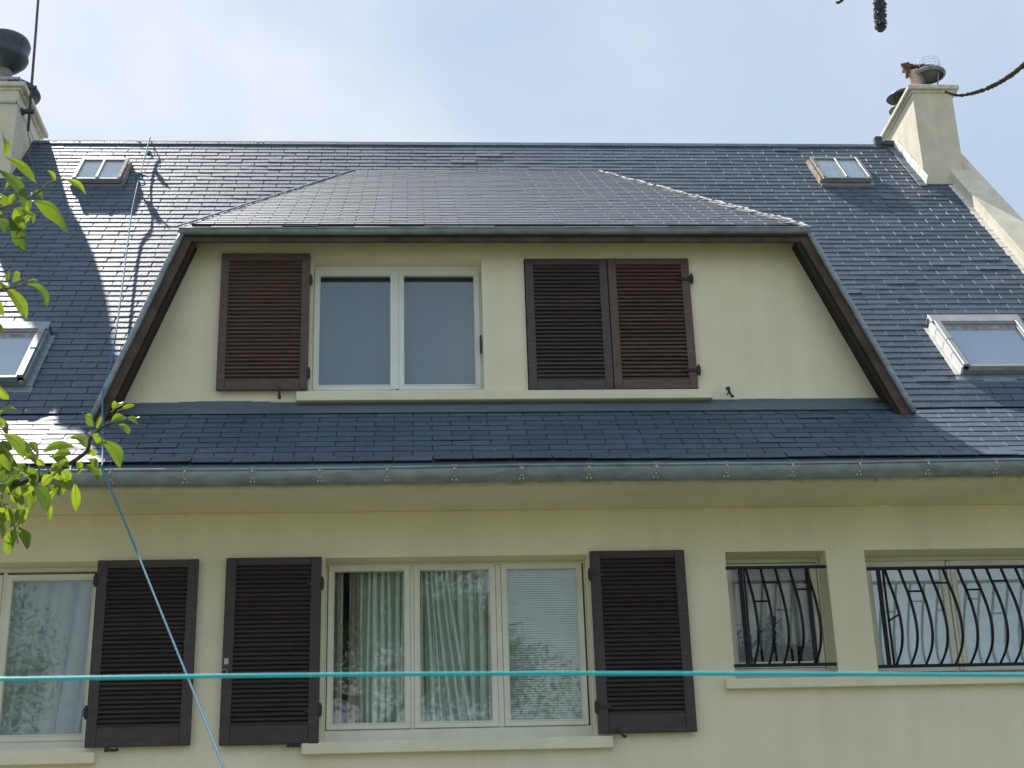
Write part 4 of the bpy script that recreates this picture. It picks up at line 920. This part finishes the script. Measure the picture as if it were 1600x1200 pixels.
for t_, a, c, m in ((TW1, .006, .0011, 'barkg'), (TW2, .005, .0011, 'barkg'), (TW3, .009, .0012, 'bark'), (TW4, .0022, .0012, 'barkg'), (TW5, .005, .0014, 'bark'), (TW6, .004, .0012, 'barkg'), (TW7, .004, .0012, 'barkg'), (TW8, .0016, .001, 'barkg')): tpath('branch', t_, a, c, m, tree, TO)
def leaf(base, tip, wd, seed, par, O):
    rd = random.Random(seed); base = Vector(base); tip = Vector(tip); d = tip-base; L_ = d.length; dn = d.normalized()
    view = (CAM_POS-base).normalized(); nrm = (view-dn*view.dot(dn)).normalized(); nrm = Matrix.Rotation(rd.uniform(-1.05, 1.05), 3, dn) @ nrm; sd_ = dn.cross(nrm)
    wd *= .80/max(.6, abs(nrm.dot((view-dn*view.dot(dn)).normalized())))*1.05; bend = rd.uniform(.06, .22)*L_; fold = rd.uniform(.15, .6); b = MB(); n = 8; vs = []; prof = [.0, .42, .74, .94, 1.0, .95, .80, .50, .0]
    upv = Vector((0, 0, 1)); bd = (upv-dn*upv.dot(dn)); bd = bd.normalized() if bd.length > .15 else nrm
    wob = rd.uniform(0, 6)
    for i in range(n+1):
        t = i/n; c = base+dn*L_*t+bd*bend*math.sin(math.pi*t)
        h = wd/2*prof[i]; rip = .06*wd*math.sin(t*9+wob)
        vs += [c-sd_*h+nrm*(h*fold+rip), c-sd_*h*.5+nrm*h*fold*.35, c, c+sd_*h*.5+nrm*h*fold*.35, c+sd_*h+nrm*(h*fold-rip)]
    b.add([v-O for v in vs], [(i*5+k, i*5+k+1, (i+1)*5+k+1, (i+1)*5+k) for i in range(n) for k in range(4)])
    rib = [base+dn*L_*i/n+bd*bend*math.sin(math.pi*i/n) for i in range(n+1)]
    b.tube([base-dn*.012-O]+[p-O+nrm*.0004 for p in rib[:-1]], [.0008]+[.0009*(1-.8*i/n) for i in range(n)], 4, mi=1)
    return b.build('leaf', ['leaf', 'barkg'], par, smooth=True)
for i, a in enumerate(LEAVES): leaf(a[0:3], a[3:6], a[6], 100+i, tree, TO)
rd = random.Random(77)
for i in range(46):
    pth = rd.choice([TW3[2:8], TW3[2:6], TW5[1:], TW6[:4], TW3[3:7]]); k = rd.randrange(len(pth)-1); t = rd.random()
    q = Vector(pth[k]).lerp(Vector(pth[k+1]), t)+Vector((rd.uniform(-.02, .02), rd.uniform(-.12, .10), rd.uniform(-.035, .035)))
    d = Vector((rd.uniform(-.8, .8), rd.uniform(-.5, .5), rd.uniform(-1.1, .25))).normalized(); L0 = rd.uniform(.028, .055)
    leaf(q, q+d*L0, L0*rd.uniform(.42, .6), 500+i, tree, TO)
for i in range(26):
    pth = rd.choice([TW1[2:6], TW1[2:7], TW2[1:5]]); k = rd.randrange(len(pth)-1); t = rd.random()
    q = Vector(pth[k]).lerp(Vector(pth[k+1]), t)+Vector((rd.uniform(-.03, .01), rd.uniform(-.10, .10), rd.uniform(-.03, .03)))
    d = Vector((rd.uniform(-.9, .7), rd.uniform(-.5, .5), rd.uniform(-1.1, .2))).normalized(); L0 = rd.uniform(.03, .055)
    leaf(q, q+d*L0, L0*rd.uniform(.4, .58), 700+i, tree, TO)
for c in ((-.596, -7.1, 2.678), (-.66, -7.08, 2.655), (-.565, -7.11, 2.672), (-.707, -7.26, 3.136), (-.805, -7.19, 2.945), (-.83, -7.0, 2.60)):
    b = MB()
    for k in range(2):
        d = Vector((random.uniform(-1, 1), random.uniform(-1, 1), random.uniform(-1, 1))).normalized(); a = d.orthogonal().normalized()*.003; c_ = Vector(c)-TO; b.add([c_, c_+d*.005+a, c_+d*.008, c_+d*.005-a], [(0, 1, 2, 3)])
    b.build('petal', 'white', tree)

# ------------------------------------------------------------------ bare overhanging branch, top right
br = bpy.data.objects.new('bare_branch', None); COL.objects.link(br); br.location = (1.686, -7.327, 3.807); tag(br, 'dark knobbly twigs of an overhanging branch in the top right corner', 'branch'); BO = Vector(br.location)
def knob(name, pts, r0, r1, m, spikes, seed, jit=.15):
    rd = random.Random(seed); P_ = spline(pts, 10); k = len(P_)-1; b = MB()
    rs = [(r0+(r1-r0)*(i/k))*(1+rd.uniform(-jit, jit)) for i in range(k+1)]
    b.tube([p-BO for p in P_], rs, 9, jit=.12)
    for _ in range(spikes):
        i = rd.randrange(0, k); p = P_[i]-BO; d = Vector((rd.gauss(0, 1), rd.gauss(0, 1), rd.gauss(0, 1))).normalized(); d = (d-(P_[i+1]-P_[i]).normalized()*d.dot((P_[i+1]-P_[i]).normalized())).normalized(); r = rs[i]
        b.tube([p+d*r*.7, p+d*r*1.12, p+d*r*rd.uniform(1.2, 1.42)+Vector((0, 0, -r*.2))], [r*.22, r*.13, r*.03], 5)
    return b.build(name, m, br)
knob('hanging_catkin', [(1.056, -7.247, 3.717), (1.064, -7.216, 3.635), (1.066, -7.205, 3.608), (1.067, -7.196, 3.585), (1.0673, -7.193, 3.575)], .0135, .0105, 'cowl', 170, 5, .05)
MB().lathe(Vector((1.0673, -7.1925, 3.574))-BO, [(.0108, .003), (.0095, -.003), (.006, -.0065), (0, -.008)], 9).build('catkin_tip', 'cowl', br, smooth=True)
knob('twig', [(1.212, -7.148, 3.437), (1.232, -7.146, 3.43), (1.254, -7.147, 3.428), (1.29, -7.152, 3.435), (1.322, -7.159, 3.446), (1.356, -7.168, 3.463), (1.393, -7.181, 3.489), (1.466, -7.21, 3.549), (1.568, -7.256, 3.648), (1.686, -7.327, 3.807)], .0026, .0075, 'bark', 70, 8, .22)
knob('twig', [(.966, -7.208, 3.633), (.976, -7.209, 3.635), (.989, -7.217, 3.651), (1.03, -7.246, 3.718)], .003, .0045, 'bark', 14, 9)
MB().tube([Vector(p)-BO for p in [(.9, -7.24, 3.73), (1.056, -7.25, 3.725), (1.3, -7.28, 3.76), (1.686, -7.327, 3.807), (2.4, -7.4, 3.85), (3.4, -7.5, 3.7)]], [.005, .008, .011, .016, .03, .04], 9, jit=.1).build('limb', 'bark', br)

# ------------------------------------------------------------------ garden trees opposite the house (they show in the window panes)
def tree_at(x, y, h, rad, n, seed, label):
    e = bpy.data.objects.new('garden_tree', None); COL.objects.link(e); e.location = (x, y, 0); tag(e, label, 'tree')
    rd = random.Random(seed); b = MB(); b.tube([(0, 0, -.2), (.1, 0, h*.25), (-.1, .1, h*.5), (0, 0, h*.85)], [.32, .24, .16, .04], 10, jit=.08)
    for k in range(9):
        a = k*2.4; z = h*(.35+.05*k); b.tube([(0, 0, z), (rad*.5*math.cos(a), rad*.5*math.sin(a), z+h*.08), (rad*.85*math.cos(a), rad*.85*math.sin(a), z+h*.13)], [.1, .06, .02], 7)
    b.build('trunk', 'bark', e, smooth=True); b = MB()
    for k in range(26):
        a = rd.uniform(0, 6.28); r = rad*math.sqrt(rd.random())*.8; z = h*rd.uniform(.38, .9); s = rad*rd.uniform(.22, .40)*(1.15-z/h*.5)
        leafcloud(b, (r*math.cos(a)*(1.2-z/h*.6), r*math.sin(a)*(1.2-z/h*.6), z), (s, s, s*.75), n//26, .10, seed*100+k)
    b.build('crown', 'fol', e)['kind'] = 'stuff'
tree_at(-1.0, -23, 13.0, 5.0, 60000, 3, 'broad leafy tree mirrored in the three-pane window')
tree_at(-13, -25, 12.5, 5.8, 50000, 4, 'broad leafy tree mirrored in the leftmost window')
tree_at(19.0, -34, 9.0, 5.0, 14000, 5, 'lower leafy tree standing to the right in the garden')
